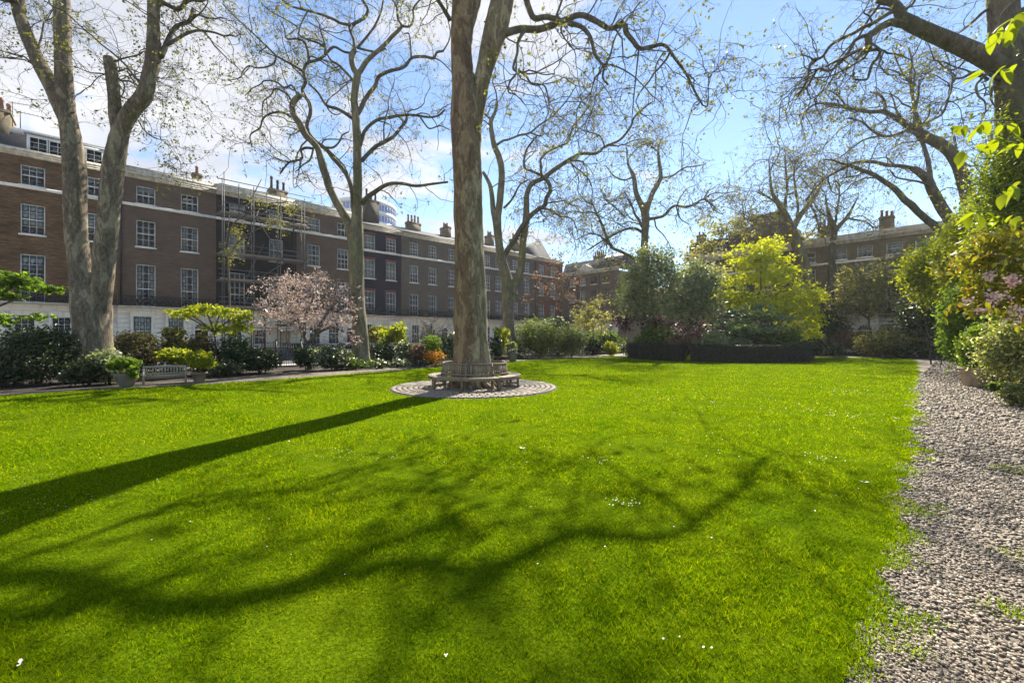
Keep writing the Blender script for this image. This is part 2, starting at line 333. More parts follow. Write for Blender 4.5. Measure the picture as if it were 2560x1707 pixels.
# ------------------------------------------------------------------ GROUND
def poly_sheet(name, pts, z, mat, kind='structure', thick=0.0):
    import bmesh
    bm = bmesh.new(); vs = [bm.verts.new((p[0], p[1], z)) for p in pts]; f = bm.faces.new(vs)
    if f.normal.z < 0: f.normal_flip()
    if thick:
        r = bmesh.ops.extrude_face_region(bm, geom=[f]); bmesh.ops.translate(bm, verts=[v for v in r['geom'] if isinstance(v, bmesh.types.BMVert)], vec=(0, 0, -thick))
        bmesh.ops.recalc_face_normals(bm, faces=bm.faces)
    bmesh.ops.triangulate(bm, faces=bm.faces)
    me = bpy.data.meshes.new(name); bm.to_mesh(me); bm.free()
    return put(name, me, mat, kind=kind)
def grassmat(name, a, b_, c):
    m, t, b = mat_new(name); n = noise(t, 1.3, 6, .6); n2 = noise(t, 45, 4, .7); n3 = noise(t, .28, 3)
    r = ramp(t, n2.outputs['Fac'], [(.3, a), (.5, b_), (.72, c)])
    r2 = ramp(t, n.outputs['Fac'], [(.3, (.7, .78, .7)), (.7, (1.12, 1.06, 1))])
    mx = nd(t, 'ShaderNodeMix', data_type='RGBA', blend_type='MULTIPLY'); mx.inputs[0].default_value = 1; t.links.new(r.outputs[0], mx.inputs[6]); t.links.new(r2.outputs[0], mx.inputs[7])
    t.links.new(mx.outputs[2], b.inputs['Base Color']); b.inputs['Roughness'].default_value = .8; b.inputs['Specular IOR Level'].default_value = 0
    bump(t, b, n2.outputs['Fac'], .7, .03); return m
M['turf'] = grassmat('turf', (.030, .055, .002), (.075, .12, .003), (.14, .19, .006))
def blademat():
    m, t, b = mat_new('grass_blade'); g = nd(t, 'ShaderNodeNewGeometry')
    r = ramp(t, g.outputs['Random Per Island'], [(0, (.038, .092, .002)), (.35, (.095, .190, .003)), (.75, (.156, .250, .004)), (.96, (.212, .284, .006)), (.99, (.27, .30, .05))])
    n = noise(t, .9, 5, .6); r2 = ramp(t, n.outputs['Fac'], [(.32, (.62, .75, .7)), (.68, (1.15, 1.06, 1))])
    mx = nd(t, 'ShaderNodeMix', data_type='RGBA', blend_type='MULTIPLY'); mx.inputs[0].default_value = 1; t.links.new(r.outputs[0], mx.inputs[6]); t.links.new(r2.outputs[0], mx.inputs[7])
    t.links.new(mx.outputs[2], b.inputs['Base Color']); b.inputs['Roughness'].default_value = .55; b.inputs['Specular IOR Level'].default_value = 0
    tl = nd(t, 'ShaderNodeBsdfTranslucent'); m2 = nd(t, 'ShaderNodeMix', data_type='RGBA', blend_type='MULTIPLY'); m2.inputs[0].default_value = 1; t.links.new(mx.outputs[2], m2.inputs[6]); m2.inputs[7].default_value = (1.95, 1.62, .2, 1); t.links.new(m2.outputs[2], tl.inputs[0])
    ms = nd(t, 'ShaderNodeMixShader'); ms.inputs[0].default_value = .6; t.links.new(b.outputs[0], ms.inputs[1]); t.links.new(tl.outputs[0], ms.inputs[2]); t.links.new(ms.outputs[0], t.nodes['Material Output'].inputs[0])
    return m
M['blade'] = blademat()
def gravelmat():
    m, t, b = mat_new('gravel'); c = nd(t, 'ShaderNodeTexCoord')
    v = nd(t, 'ShaderNodeTexVoronoi'); v.inputs['Scale'].default_value = 42; t.links.new(c.outputs['Object'], v.inputs['Vector'])
    s = nd(t, 'ShaderNodeSeparateColor'); t.links.new(v.outputs['Color'], s.inputs[0])
    r = ramp(t, s.outputs[0], [(0, (.042, .032, .023)), (.5, (.112, .087, .062)), (1, (.225, .182, .135))])
    n = noise(t, 1.1, 6, .6); r2 = ramp(t, n.outputs['Fac'], [(.3, (.72, .72, .7)), (.7, (1.1, 1.08, 1.05))])
    mx = nd(t, 'ShaderNodeMix', data_type='RGBA', blend_type='MULTIPLY'); mx.inputs[0].default_value = 1; t.links.new(r.outputs[0], mx.inputs[6]); t.links.new(r2.outputs[0], mx.inputs[7])
    t.links.new(mx.outputs[2], b.inputs['Base Color']); b.inputs['Roughness'].default_value = .75
    iv = nd(t, 'ShaderNodeMath', operation='SUBTRACT'); iv.inputs[0].default_value = 1; t.links.new(v.outputs['Distance'], iv.inputs[1]); bump(t, b, iv.outputs[0], .8, .012); return m
M['gravel'] = gravelmat()
def pebmat():
    m, t, b = mat_new('pebble'); g = nd(t, 'ShaderNodeNewGeometry')
    r = ramp(t, g.outputs['Random Per Island'], [(0, (.045, .034, .023)), (.3, (.105, .081, .056)), (.6, (.175, .138, .096)), (.85, (.265, .215, .155)), (1, (.40, .345, .265))])
    t.links.new(r.outputs[0], b.inputs['Base Color']); b.inputs['Roughness'].default_value = .6; return m
M['pebble'] = pebmat()

big = 420
poly_sheet('ground', [(-big, -60), (big, -60), (big, big), (-big, big)], -.02, M['soil'])
lawn_px = [(2150, 1707), (2172, 1550), (2193, 1400), (2212, 1320), (2232, 1230), (2254, 1130), (2270, 1050), (2280, 970), (2286, 918), (2284, 902), (2262, 897), (2150, 894), (2020, 892), (1900, 890), (1700, 889), (1545, 891), (1460, 894), (1380, 898), (1275, 904), (1130, 915), (1000, 926), (850, 937), (700, 949), (540, 960), (400, 967), (200, 977), (0, 990), (-250, 1010)]
lawn = [G(*p) for p in lawn_px]
_l = []
for i in range(len(lawn)-1):
    n_ = max(1, int(np.linalg.norm(lawn[i+1]-lawn[i])/.09)) if i < 9 else 1
    for j in range(n_):
        p_ = lawn[i]+(lawn[i+1]-lawn[i])*j/n_
        if i < 9: p_ = p_+np.array((CA, -SA, 0))*(.035*math.sin(p_[1]*5.3)+.03*math.sin(p_[1]*11.7+1)+.05*math.sin(p_[1]*2.1)+random.uniform(-.06, .06))*min(1, .4+p_[1]*.12)
        _l.append(p_)
lawn = [PQ(-9, .25)]+_l+[lawn[-1], PQ(-9, 18.6)]
LAWN = np.array([(p[0], p[1]) for p in lawn])
poly_sheet('lawn', lawn, .018, M['turf'], thick=.012)
# the gravel walk round the lawn: one sheet under it
gp = [PQ(-9, -1.6), PQ(3, -1.35), PQ(9, -1.2), PQ(15, -1.1), PQ(20, -1.2), PQ(26, -.75), PQ(32, -.35), PQ(38, -.1), PQ(46, .1), PQ(52.2, .6), PQ(52.2, 24), PQ(44, 26), PQ(36, 25.2), PQ(28, 24.6), PQ(20, 23.8), PQ(10, 22.6), PQ(4, 21.6), PQ(0, 20.9), PQ(-5, 20.5), PQ(-9, 20.6)]
poly_sheet('gravel_path', gp, .004, M['gravel'])
for nm, q0, q1, mt, z in (('road', 28.8, 39.5, 'asphalt', -.012), ('pavement', 39.5, 51.9, 'pave', .12)):
    poly_sheet(nm, [PQ(-40, q0), PQ(61.5, q0), PQ(61.5, q1), PQ(-40, q1)], z, M[mt], thick=.12 if nm == 'pavement' else 0)
poly_sheet('garden_pavement', [PQ(-40, 27.4), PQ(54.6, 27.4), PQ(54.6, 28.8), PQ(-40, 28.8)], .1, M['pave'], thick=.11)
poly_sheet('side_road', [PQ(55.5, -60), PQ(59.5, -60), PQ(59.5, 28.7), PQ(55.5, 28.7)], -.012, M['asphalt'])
poly_sheet('side_pavement', [PQ(59.5, -60), PQ(61.9, -60), PQ(61.9, 39.4), PQ(59.5, 39.4)], .12, M['pave'], thick=.12)
k = MB(); k.bar(PQ(-40, 39.42, .07), PQ(61, 39.42, .07), .16, .16); put('kerb', k, M['kerb'], kind='structure')

# --- inside test
def inside(P, poly):
    x, y = P[:, 0], P[:, 1]; r = np.zeros(len(P), bool); n = len(poly); j = n-1
    for i in range(n):
        xi, yi = poly[i]; xj, yj = poly[j]
        c = ((yi > y) != (yj > y)) & (x < (xj-xi)*(y-yi)/(yj-yi+1e-12)+xi); r ^= c; j = i
    return r

TREE1 = np.array((-1.31, 14.75)); RING = 2.9
# ------------------------------------------------------------------ GRASS BLADES (nearer = denser)
def grass():
    n = 930000; c0, c1 = 1.5, 46.0
    Y = c0*(c1/c0)**rng.random(n); U = (rng.random(n)*2-1)*1.34; far_ = rng.random(n) < .16; U = np.where(far_, np.sign(U)*(1.3+rng.exponential(.45, n)), U)
    P = np.stack([U*Y, Y], 1)
    keep = inside(P, LAWN) & (np.linalg.norm(P-TREE1, axis=1) > RING+.02); P = P[keep]; Y = Y[keep]
    n = len(P)
    # ragged growth over the path edge and tufts in the gravel
    wv = np.sin(P[:, 0]*1.7+np.sin(P[:, 1]*1.3)*2)+np.sin(P[:, 1]*2.3+P[:, 0]*.9)+.7*np.sin(P[:, 0]*5.1+P[:, 1]*4.3)
    hf = np.sin(P[:, 0]*27+3*np.sin(P[:, 1]*9))*np.sin(P[:, 1]*31+3*np.sin(P[:, 0]*11))+.8*np.sin(P[:, 0]*61+2*np.sin(P[:, 1]*23))*np.sin(P[:, 1]*53+2*np.sin(P[:, 0]*37))
    hgt = (.012+.026*rng.random(n)**1.5)*(1+.26*wv)*(1+.62*hf)*np.clip(1+(Y-6)*.03, 1, 1.6); hgt = np.clip(hgt, .005, .08)
    wd = np.clip(.0016*Y, .0030, .026)*(.7+.6*rng.random(n))
    a = rng.random(n)*2*math.pi; tilt = .2+rng.random(n)*1.3; b = rng.random(n)*2*math.pi
    base = np.concatenate([P, np.full((n, 1), .017)], 1)
    wv3 = np.stack([np.cos(a)*wd/2, np.sin(a)*wd/2, np.zeros(n)], 1)
    tip = base+np.stack([np.cos(b)*tilt*hgt, np.sin(b)*tilt*hgt, hgt], 1)
    V = np.stack([base-wv3, base+wv3, tip], 1).reshape(-1, 3)
    put('grass', np_mesh('grass', V, None, np.arange(3*n).reshape(-1, 3)), M['blade'], kind='stuff')
    # tufts that have strayed into the gravel
    T = []
    for (px, py, r, m_) in [(2300, 1125, .12, 160), (2325, 1130, .1, 120), (2280, 1175, .12, 170), (2330, 1150, .09, 90), (2300, 1277, .12, 260), (2350, 1270, .08, 90), (2250, 1335, .12, 240), (2275, 1340, .1, 140), (2235, 1520, .09, 230), (2270, 1560, .1, 330), (2332, 1555, .08, 140), (2285, 1630, .07, 130), (2530, 1535, .13, 330), (2545, 1180, .22, 330), (2300, 1290, .1, 120), (2540, 1390, .12, 160), (2180, 1470, .1, 260), (2170, 1540, .1, 260), (2205, 1340, .14, 260), (2295, 985, .3, 260), (2300, 1010, .25, 200), (2290, 1045, .25, 200)]:
        g = G(px, py); T.append(np.concatenate([rng.normal(0, r*.6, (m_, 2))+g[:2], rng.random((m_, 1))], 1))
    # fringe along the lawn edge
    for i in [i_ for i_ in range(1, len(LAWN)-1) if LAWN[i_][0] > .5 and LAWN[i_][1] < 34]:
        p0, p1 = LAWN[i], LAWN[i+1]; l = np.linalg.norm(p1-p0); m_ = int(min(2600, l*1900/max(1, p0[1]*.12))); tt = rng.random((m_, 1))
        off = np.abs(rng.normal(0, .045, (m_, 1)))*np.array([[SA, -CA]])[:, ::1]
        nrm = np.array([CA, -SA]); T.append(np.concatenate([p0+(p1-p0)*tt+np.abs(rng.normal(-.01, .055, (m_, 1)))*nrm*(.5+1.6*abs(math.sin(p0[1]*3.1)*math.sin(p0[1]*7.7+1))), rng.random((m_, 1))], 1))
    T = np.concatenate(T); n = len(T); hg = .014+.045*T[:, 2]**2.2; a = rng.random(n)*6.283; b = rng.random(n)*6.283; tl = rng.random(n)*.9
    base = np.stack([T[:, 0], T[:, 1], np.full(n, .002)], 1); wv3 = np.stack([np.cos(a), np.sin(a), a*0], 1)*.0035*np.clip(T[:, 1:2]*.35, 1, 3)
    tip = base+np.stack([np.cos(b)*tl*hg, np.sin(b)*tl*hg, hg], 1)
    put('grass_tuft', np_mesh('grass_tuft', np.stack([base-wv3, base+wv3, tip], 1).reshape(-1, 3), None, np.arange(3*n).reshape(-1, 3)), M['blade'], kind='stuff')
grass()
# ------------------------------------------------------------------ PEBBLES
def pebbles():
    S = []
    for p0, p1, dens, sz in ((.6, 3.4, 5200, .0096), (3.4, 5.2, 2700, .0128), (5.2, 8, 1400, .016), (8, 13, 400, .023), (13, 26, 150, .034), (26, 46, 40, .05)):
        m_ = int((p1-p0)*3.4*dens); P = np.stack([p0+(p1-p0)*rng.random(m_), -2.2+3.4*rng.random(m_)], 1)
        W = np.stack([P[:, 0]*SA-P[:, 1]*CA, P[:, 0]*CA+P[:, 1]*SA], 1)
        kp = (~inside(W, LAWN)) & (np.abs(W[:, 0]) < 1.5*W[:, 1]+.5) & (P[:, 1] > -1.75)
        W = W[kp]; S.append(np.concatenate([W, np.full((len(W), 1), sz)], 1))
    S = np.concatenate(S); n = len(S)
    c = 1/math.sqrt(3)*1.12
    U = np.array([(x, y, z) for z in (-c, c) for y in (-c, c) for x in (-c, c)]+[(0, 0, 1.)])
    Q = np.array([(0, 1, 5, 4), (2, 6, 7, 3), (0, 4, 6, 2), (1, 3, 7, 5)]); T = np.array([(4, 5, 8), (5, 7, 8), (7, 6, 8), (6, 4, 8)])
    r = S[:, 2:3]*(.55+.75*rng.random((n, 1))**1.5); ax = np.concatenate([r*(1+.45*rng.random((n, 1))), r*(.75+.25*rng.random((n, 1))), r*(.45+.25*rng.random((n, 1)))], 1)
    V = U[None]*ax[:, None]; V *= (1+.12*rng.normal(size=(n, 9, 1)))
    a = rng.random(n)*6.283; b = rng.normal(0, .3, n)
    ca, sa = np.cos(a)[:, None], np.sin(a)[:, None]; cb_, sb = np.cos(b)[:, None], np.sin(b)[:, None]
    x, y, z = V[..., 0], V[..., 1], V[..., 2]; x, z = x*cb_-z*sb, x*sb+z*cb_; x, y = x*ca-y*sa, x*sa+y*ca
    V = np.stack([x+S[:, :1], y+S[:, 1:2], z+.004+ax[:, 2:3]*(.3+.7*rng.random((n, 1)))], -1)
    off = (np.arange(n)*9)[:, None, None]
    put('gravel_pebbles', np_mesh('gravel_pebbles', V.reshape(-1, 3), (Q[None]+off).reshape(-1, 4), (T[None]+off).reshape(-1, 3), True), M['pebble'], kind='stuff')
pebbles()

# ------------------------------------------------------------------ HOUSES
CACHE = {}
def window_meshes(w, h, nx, ny, rail):
    key = (round(w, 2), round(h, 2), nx, ny, rail)
    if key in CACHE: return CACHE[key]
    f = MB(); o = .06; d0, d1 = -.035, .035
    f.box(-w/2, -w/2+o, d0, d1, 0, h); f.box(w/2-o, w/2, d0, d1, 0, h)
    f.box(-w/2+o, w/2-o, d0, d1, 0, o*1.2); f.box(-w/2+o, w/2-o, d0, d1, h-o, h)
    if rail: f.box(-w/2+o, w/2-o, d0-.012, d1-.003, h*rail-.032, h*rail+.032)
    iw = (w-2*o)/nx; ih = (h-2.2*o)/ny
    for i in range(1, nx): f.box(-w/2+o+i*iw-.013, -w/2+o+i*iw+.013, -.022, .022, o*1.2, h-o)
    for j in range(1, ny):
        z = o*1.2+j*ih
        if rail and abs(z-h*rail) < .09: continue
        f.box(-w/2+o, w/2-o, -.019, .019, z-.012, z+.012)
    p = MB().box(-iw/2, iw/2, -.003, .003, -ih/2, ih/2)
    spots = [(-w/2+o+(i+.5)*iw, o*1.2+(j+.5)*ih) for i in range(nx) for j in range(ny)]
    s = MB().box(-w/2-.1, w/2+.1, -.24, -.06, -.12, -.002)
    bl = MB().box(-w/2+.03, w/2-.03, -.004, .004, 0, h)
    cu = MB()
    for sx in (-1, 1):
        for i in range(5): cu.box(sx*w/2-sx*(.03+i*.075)-.033, sx*w/2-sx*(.03+i*.075)+.033, -.02-.02*(i % 2), .02-.02*(i % 2), .02, h-.02)
    fm = f.mesh('window_frame'); fm.materials.append(M['wframe']); pm = p.mesh('pane'); pm.materials.append(M['glass'])
    sm = s.mesh('sill'); sm.materials.append(M['trim']); bm_ = bl.mesh('blind'); bm_.materials.append(M['blind']); cm = cu.mesh('curtain'); cm.materials.append(M['curtain'])
    CACHE[key] = (fm, pm, spots, sm, bm_, cm); return CACHE[key]
def add_window(house, x, z, w, h, nx, ny, rail=.5, sill=True, dress=None, y=.11, panes=True):
    fm, pm, spots, sm, bm_, cm = window_meshes(w, h, nx, ny, rail)
    wo_ = put('window', fm, None, house, (x, y, z))
    for (a, b) in spots:
        put('pane', pm, None, wo_, (a, 0, b), (random.uniform(-.007, .007), 0, random.uniform(-.007, .007)))
    if sill: put('sill', sm, None, wo_)
    if dress and dress.startswith('blind'):
        f = float(dress[5:] or 1); b = put('blind', bm_, None, wo_, (0, .09, h*(1-f))); b.scale = (1, 1, f)
    if dress == 'curtain': put('curtain', cm, None, wo_, (0, .12, 0))
    return wo_
def wall_mesh(x0, x1, z0, z1, ops, y=0.0, rev=.16):
    mb = MB(); xs = sorted({x0, x1}|{v for o in ops for v in (o[0]-o[1]/2, o[0]+o[1]/2) if x0 < v < x1}); zs = sorted({z0, z1}|{v for o in ops for v in (o[2], o[3]) if z0 < v < z1})
    for i in range(len(xs)-1):
        for j in range(len(zs)-1):
            cx, cz = (xs[i]+xs[i+1])/2, (zs[j]+zs[j+1])/2
            if any(abs(cx-o[0]) < o[1]/2 and o[2] < cz < o[3] for o in ops): continue
            mb.add([(xs[i], y, zs[j]), (xs[i+1], y, zs[j]), (xs[i+1], y, zs[j+1]), (xs[i], y, zs[j+1])], [(0, 1, 2, 3)])
    for o in ops:
        a, b, c, d = o[0]-o[1]/2, o[0]+o[1]/2, max(o[2], z0), min(o[3], z1); e = y+rev
        mb.add([(a, y, c), (b, y, c), (b, y, d), (a, y, d), (a, e, c), (b, e, c), (b, e, d), (a, e, d)], [(0, 4, 5, 1), (1, 5, 6, 2), (2, 6, 7, 3), (3, 7, 4, 0)])
    return mb
def chimney(house, x, y, z0, z1, w=1.1, d=.6, pots=3, mat='stock', potmat='clay', poth=.7):
    m = MB().box(x-w/2, x+w/2, y-d/2, y+d/2, z0, z1-.3).box(x-w/2-.06, x+w/2+.06, y-d/2-.06, y+d/2+.06, z1-.3, z1-.12).box(x-w/2, x+w/2, y-d/2, y+d/2, z1-.12, z1)
    c = put('chimney', m, M[mat], house)
    for i in range(pots):
        px = x-w/2+(i+.5)*w/pots
        hh = poth*random.uniform(.75, 1.2)
        put('chimney_pot', MB().lathe([(.001, z1), (.15, z1), (.12, z1+hh*.75), (.16, z1+hh*.8), (.15, z1+hh), (.1, z1+hh), (.1, z1+hh*.5)], 10, (px, y, 0)), M[potmat], c)
    return c
def door_part(house, x, z0, w, h, mat, fan=True, surround='trim', y=-.05):
    d = put('door', MB().box(x-w/2, x+w/2, y+.10, y+.15, z0, z0+h), M[mat], house)
    for (a, b) in ((-.25, .22), (.25, .22), (-.25, .66), (.25, .66)): put('door_panel', MB().box(x+a*w-w*.16, x+a*w+w*.16, y+.08, y+.097, z0+h*b-.1*h, z0+h*b+.17*h), M[mat], d)
    put('handle', MB().lathe([(.001, -.03), (.035, -.02), (.035, .02), (.001, .03)], 8, (x+.0, y+.06, z0+h*.48)), M['brass'], d)
    put('letter_slot', MB().box(x-.13, x+.13, y+.07, y+.079, z0+h*.4, z0+h*.44), M['brass'], d)
    s = MB(); s.box(x-w/2-.14, x-w/2-.002, y-.04, y+.12, z0, z0+h+.06).box(x+w/2+.002, x+w/2+.14, y-.04, y+.12, z0, z0+h+.06).box(x-w/2-.002, x+w/2+.002, y-.04, y+.12, z0+h, z0+h+.1)
    if fan:
        r = w/2+.04; k = 14
        for i in range(k):
            a0, a1 = math.pi*i/k, math.pi*(i+1)/k
            s.bar((x+r*1.08*math.cos(a0), y-.012, z0+h+.1+r*1.08*math.sin(a0)), (x+r*1.08*math.cos(a1), y-.012, z0+h+.1+r*1.08*math.sin(a1)), .06, .12)
        fl = MB(); V = [(x, y-.004, z0+h+.1)]+[(x+r*math.cos(math.pi*i/k), y-.004, z0+h+.1+r*math.sin(math.pi*i/k)) for i in range(k+1)]
        V2 = V+[(a, y-.02, b) for a, _, b in V]; m_ = len(V)
        fl.add(V2, None, [(0, i, i+1) for i in range(1, m_-1)]+[(m_, m_+i+1, m_+i) for i in range(1, m_-1)])
        put('fanlight', fl, M['blackglass'], d)
        sp = MB()
        for i in range(1, 6):
            a0 = math.pi*i/6; sp.bar((x+.12*math.cos(a0), y-.028, z0+h+.1+.12*math.sin(a0)), (x+r*math.cos(a0), y-.028, z0+h+.1+r*math.sin(a0)), .016, .03)
        sp.bar((x-r, y-.028, z0+h+.115), (x+r, y-.028, z0+h+.115), .016, .03)
        put('glazing_bar', sp, M['wframe'], d)
    put('surround', s, M[surround], d)
m_, t_, b_ = mat_new('dark_fanlight_glass'); b_.inputs['Base Color'].default_value = (.012, .014, .016, 1); b_.inputs['Roughness'].default_value = .08; M['blackglass'] = m_

def house(label, frame, s0, s1, brick, hz, cols, win_w=1.37, ground=(), roof='parapet', group=None, balcony=True, rows=None, dresses=None, heads=False, gz=4.5, nopanes=False, lo=False):
    # frame 1: long terrace, 2: far terrace
    W = s1-s0
    if frame == 1: o = PQ(s0, 52.0); rz = math.pi/2-A
    elif frame == 2: o = PQ(62.0, -s0); rz = -A
    else: o = PQ(98.0, -s0); rz = -A
    t = thing('terraced_house', label, 'house', o, rz, group if frame < 3 else None)
    e = .006; x0, x1 = e, W-e
    rows = rows or hz['rows']; ops = []
    for i, c in enumerate(cols):
        for j, (za, zb, nx, ny) in enumerate(rows): ops.append((c-s0, win_w*(.98 if j else 1), za, zb, i, j, nx, ny))
    top = hz['cor']
    put('wall', wall_mesh(x0, x1, gz, top, ops), M[brick], t)
    dep = 10.0
    sd = MB()
    for x in (x0, x1): sd.add([(x, 0, 0), (x, dep, 0), (x, dep, top), (x, 0, top)], [(0, 1, 2, 3)])
    sd.add([(x0, dep, 0), (x1, dep, 0), (x1, dep, top), (x0, dep, top)], [(0, 1, 2, 3)])
    put('party_wall', sd, M['stock'], t)
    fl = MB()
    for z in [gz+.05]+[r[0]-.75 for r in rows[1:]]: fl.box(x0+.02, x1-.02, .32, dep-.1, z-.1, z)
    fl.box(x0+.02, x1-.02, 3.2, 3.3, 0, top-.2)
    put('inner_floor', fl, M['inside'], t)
    # ground storey in stucco
    gops = [(g[1]-s0, g[2], g[3], g[4]) for g in ground if g[0] != 'door']+[(g[1]-s0, g[2], g[3], g[4]) for g in ground if g[0] == 'door']
    put('ground_storey', wall_mesh(x0, x1, 0, gz, gops, -.05, .2), M['stucco'], t)
    gr = MB()
    for z in np.arange(.5, gz-.3, .42): gr.box(x0+.02, x1-.02, -.056, -.0505, z, z+.022)
    # rusticated courses stand a little proud of the joints
    rc = MB()
    segs = sorted([(g[0]-g[1]/2-.16, g[0]+g[1]/2+.16, g[2]-.1, g[3]+.25) for g in gops])
    for z in np.arange(.05, gz-.35, .43):
        x = x0
        for (a, b, c, d) in segs:
            if z+.4 > c and z < d:
                if a > x: rc.box(x, a, -.07, -.0505, z, z+.40)
                x = max(x, b)
        if x < x1: rc.box(x, x1, -.07, -.0505, z, z+.40)
    put('rusticated_course', rc, M['stucco'], t)
    for g in ground:
        if g[0] == 'door': door_part(t, g[1]-s0, g[3], g[2], g[4]-g[3], g[5], fan=g[6] if len(g) > 6 else True)
        else: add_window(t, g[1]-s0, g[3], g[2], g[4]-g[3], 3, g[5] if len(g) > 5 else 4, .5, True, g[6] if len(g) > 6 else None, y=.06)
    # band over the ground storey, string course, cornice
    put('floor_band', MB().box(x0, x1, -.13, .02, gz-.28, gz-.002).box(x0, x1, -.2, .02, gz, gz+.1), M['stucco'], t)
    if hz.get('str'): put('string_course', MB().box(x0, x1, -.1, -.003, hz['str']-.13, hz['str']+.13), M['trim'], t)
    cz = hz['cor']
    put('cornice', MB().box(x0, x1, -.10, .3, cz, cz+.16).box(x0, x1, -.22, .3, cz+.16, cz+.3).box(x0, x1, -.42, .3, cz+.3, cz+.46), M['stone'], t)
    for (x, ww, za, zb, i, j, nx, ny) in ops:
        dr = (dresses or {}).get((i, j)) or (dresses or {}).get((None, j))
        if dr is None: dr = random.choice((None, None, None, 'curtain', 'blind.3', 'blind.45', 'curtain', 'blind.2'))
        add_window(t, x, za, ww, zb-za, nx, ny, .5 if not (j == 0 and ny > 4) else .42, j > 0, dr)
        if heads: put('window_head', MB().add([(x-ww/2-.02, -.012, zb+.002), (x+ww/2+.02, -.012, zb+.002), (x+ww/2+.16, -.012, zb+.32), (x-ww/2-.16, -.012, zb+.32), (x-ww/2-.02, .02, zb+.002), (x+ww/2+.02, .02, zb+.002), (x+ww/2+.16, .02, zb+.32), (x-ww/2-.16, .02, zb+.32)], [(0, 1, 2, 3), (0, 4, 5, 1), (3, 2, 6, 7), (1, 5, 6, 2), (0, 3, 7, 4)]), M['redhead'], t)
    if balcony:
        b = put('balcony', MB().box(x0+.05, x1-.05, -1.0, -.21, gz+.02, gz+.12), M['stone'], t)
        rl = MB(); n = int(W/.115)
        for i in range(n+1):
            x = x0+.1+(x1-x0-.2)*i/n; rl.box(x-.014, x+.014, -.985, -.955, gz+.12, gz+1.02)
        rl.box(x0+.06, x1-.06, -1.0, -.945, gz+1.02, gz+1.06); rl.box(x0+.06, x1-.06, -.99, -.955, gz+.2, gz+.23)
        n2 = int(W/.46)
        for i in range(n2):
            x = x0+.3+(x1-x0-.6)*(i+.5)/n2
            for s in (-1, 1): rl.bar((x-s*.19, -.97, gz+.28), (x+s*.19, -.97, gz+.95), .02, .035)
            rl.box(x-.11, x+.11, -.978, -.962, gz+.5, gz+.74)
        setp(put('balcony_railing', rl, M['black'], b), kind='stuff')
    if roof == 'parapet':
        put('parapet', MB().box(x0, x1, .0, .32, cz+.46, cz+.98).box(x0, x1, -.05, .37, cz+.982, cz+1.06), M['stone'], t)
        put('roof', MB().box(x0, x1, .33, dep, cz+.1, cz+.3), M['lead'], t)
    elif roof == 'pitch':
        z = cz+.47; put('gutter', MB().box(x0, x1, -.5, -.36, cz+.465, cz+.56), M['black'], t)
        mb = MB(); mb.add([(x0, -.4, z), (x1, -.4, z), (x1, 4.2, z+1.9), (x0, 4.2, z+1.9), (x0, 9, z), (x1, 9, z)], [(0, 1, 2, 3), (3, 2, 5, 4)], [(0, 3, 4), (1, 5, 2)])
        put('roof', mb, M['slate'], t)
    elif roof == 'mansard':
        put('parapet', MB().box(x0, x1, .0, .3, cz+.46, cz+.66), M['stone'], t)
        z = cz+.3; mb = MB(); mb.add([(x0, .5, z), (x1, .5, z), (x1, 1.7, z+2.45), (x0, 1.7, z+2.45), (x0, 9, z+2.45), (x1, 9, z+2.45), (x0, 9, z), (x1, 9, z)], [(0, 1, 2, 3), (3, 2, 5, 4), (0, 3, 4, 6), (1, 7, 5, 2)])
        put('roof', mb, M['slate'], t)
        put('ridge_flashing', MB().add([(x0, 1.39, z+1.9), (x1, 1.39, z+1.9), (x1, 1.66, z+2.46), (x0, 1.66, z+2.46), (x0, 1.8, z+2.5), (x1, 1.8, z+2.5)], [(0, 1, 2, 3), (3, 2, 5, 4)]), M['lead'], t)
    return t

HA = dict(cor=16.45, str=14.0, rows=[(4.66, 8.55, 3, 5), (10.2, 12.64, 3, 4), (14.18, 15.8, 3, 2)])
HE = dict(cor=15.65, str=12.95, rows=[(4.66, 7.77, 3, 4), (9.4, 11.8, 3, 4), (13.1, 14.95, 3, 4)])
grp1 = 'brick terraced houses along the long side of the square'
hA = house('brown brick house with slate mansard roof and a wide white dormer window', 1, -9.6, -.17, 'brown', HA, [-8.0, -5.2, -1.82], ground=[('w', -7.9, 1.3, 1.0, 3.5, 4), ('w', -5.65, 1.15, 1.0, 3.5, 4), ('w', -3.6, 1.15, 1.0, 3.5, 4), ('door', -1.05, 1.05, .12, 2.55, 'blackdoor')], roof='mansard', group=grp1, dresses={(0, 1): 'blind.6', (1, 1): 'blind.7', (2, 1): 'blind.6', (2, 0): 'blind'})
hB = house('plum brown brick house between the mansard roofed house and the scaffolding', 1, -.17, 7.19, 'plum', HA, [1.79, 5.05], ground=[('w', 1.55, 1.35, 1.0, 3.75, 4, 'blind'), ('w', 4.0, 1.25, 1.0, 3.75, 4, 'blind'), ('door', 6.0, 1.05, .12, 2.5, 'blackdoor')], group=grp1, dresses={(0, 0): 'curtain', (1, 0): 'curtain'})
hC = house('sooty dark brick house standing behind the scaffolding', 1, 7.19, 14.8, 'soot', HA, [9.03, 12.7], ground=[('w', 8.8, 1.3, 1.0, 3.75, 4), ('w', 11.2, 1.2, 1.0, 2.6, 4), ('door', 13.6, 1.1, .12, 2.5, 'creamdoor', False)], group=grp1, dresses={(0, 1): 'blind.9', (0, 2): 'blind.8', (1, 2): 'blind.9', (1, 1): 'blind.4'})
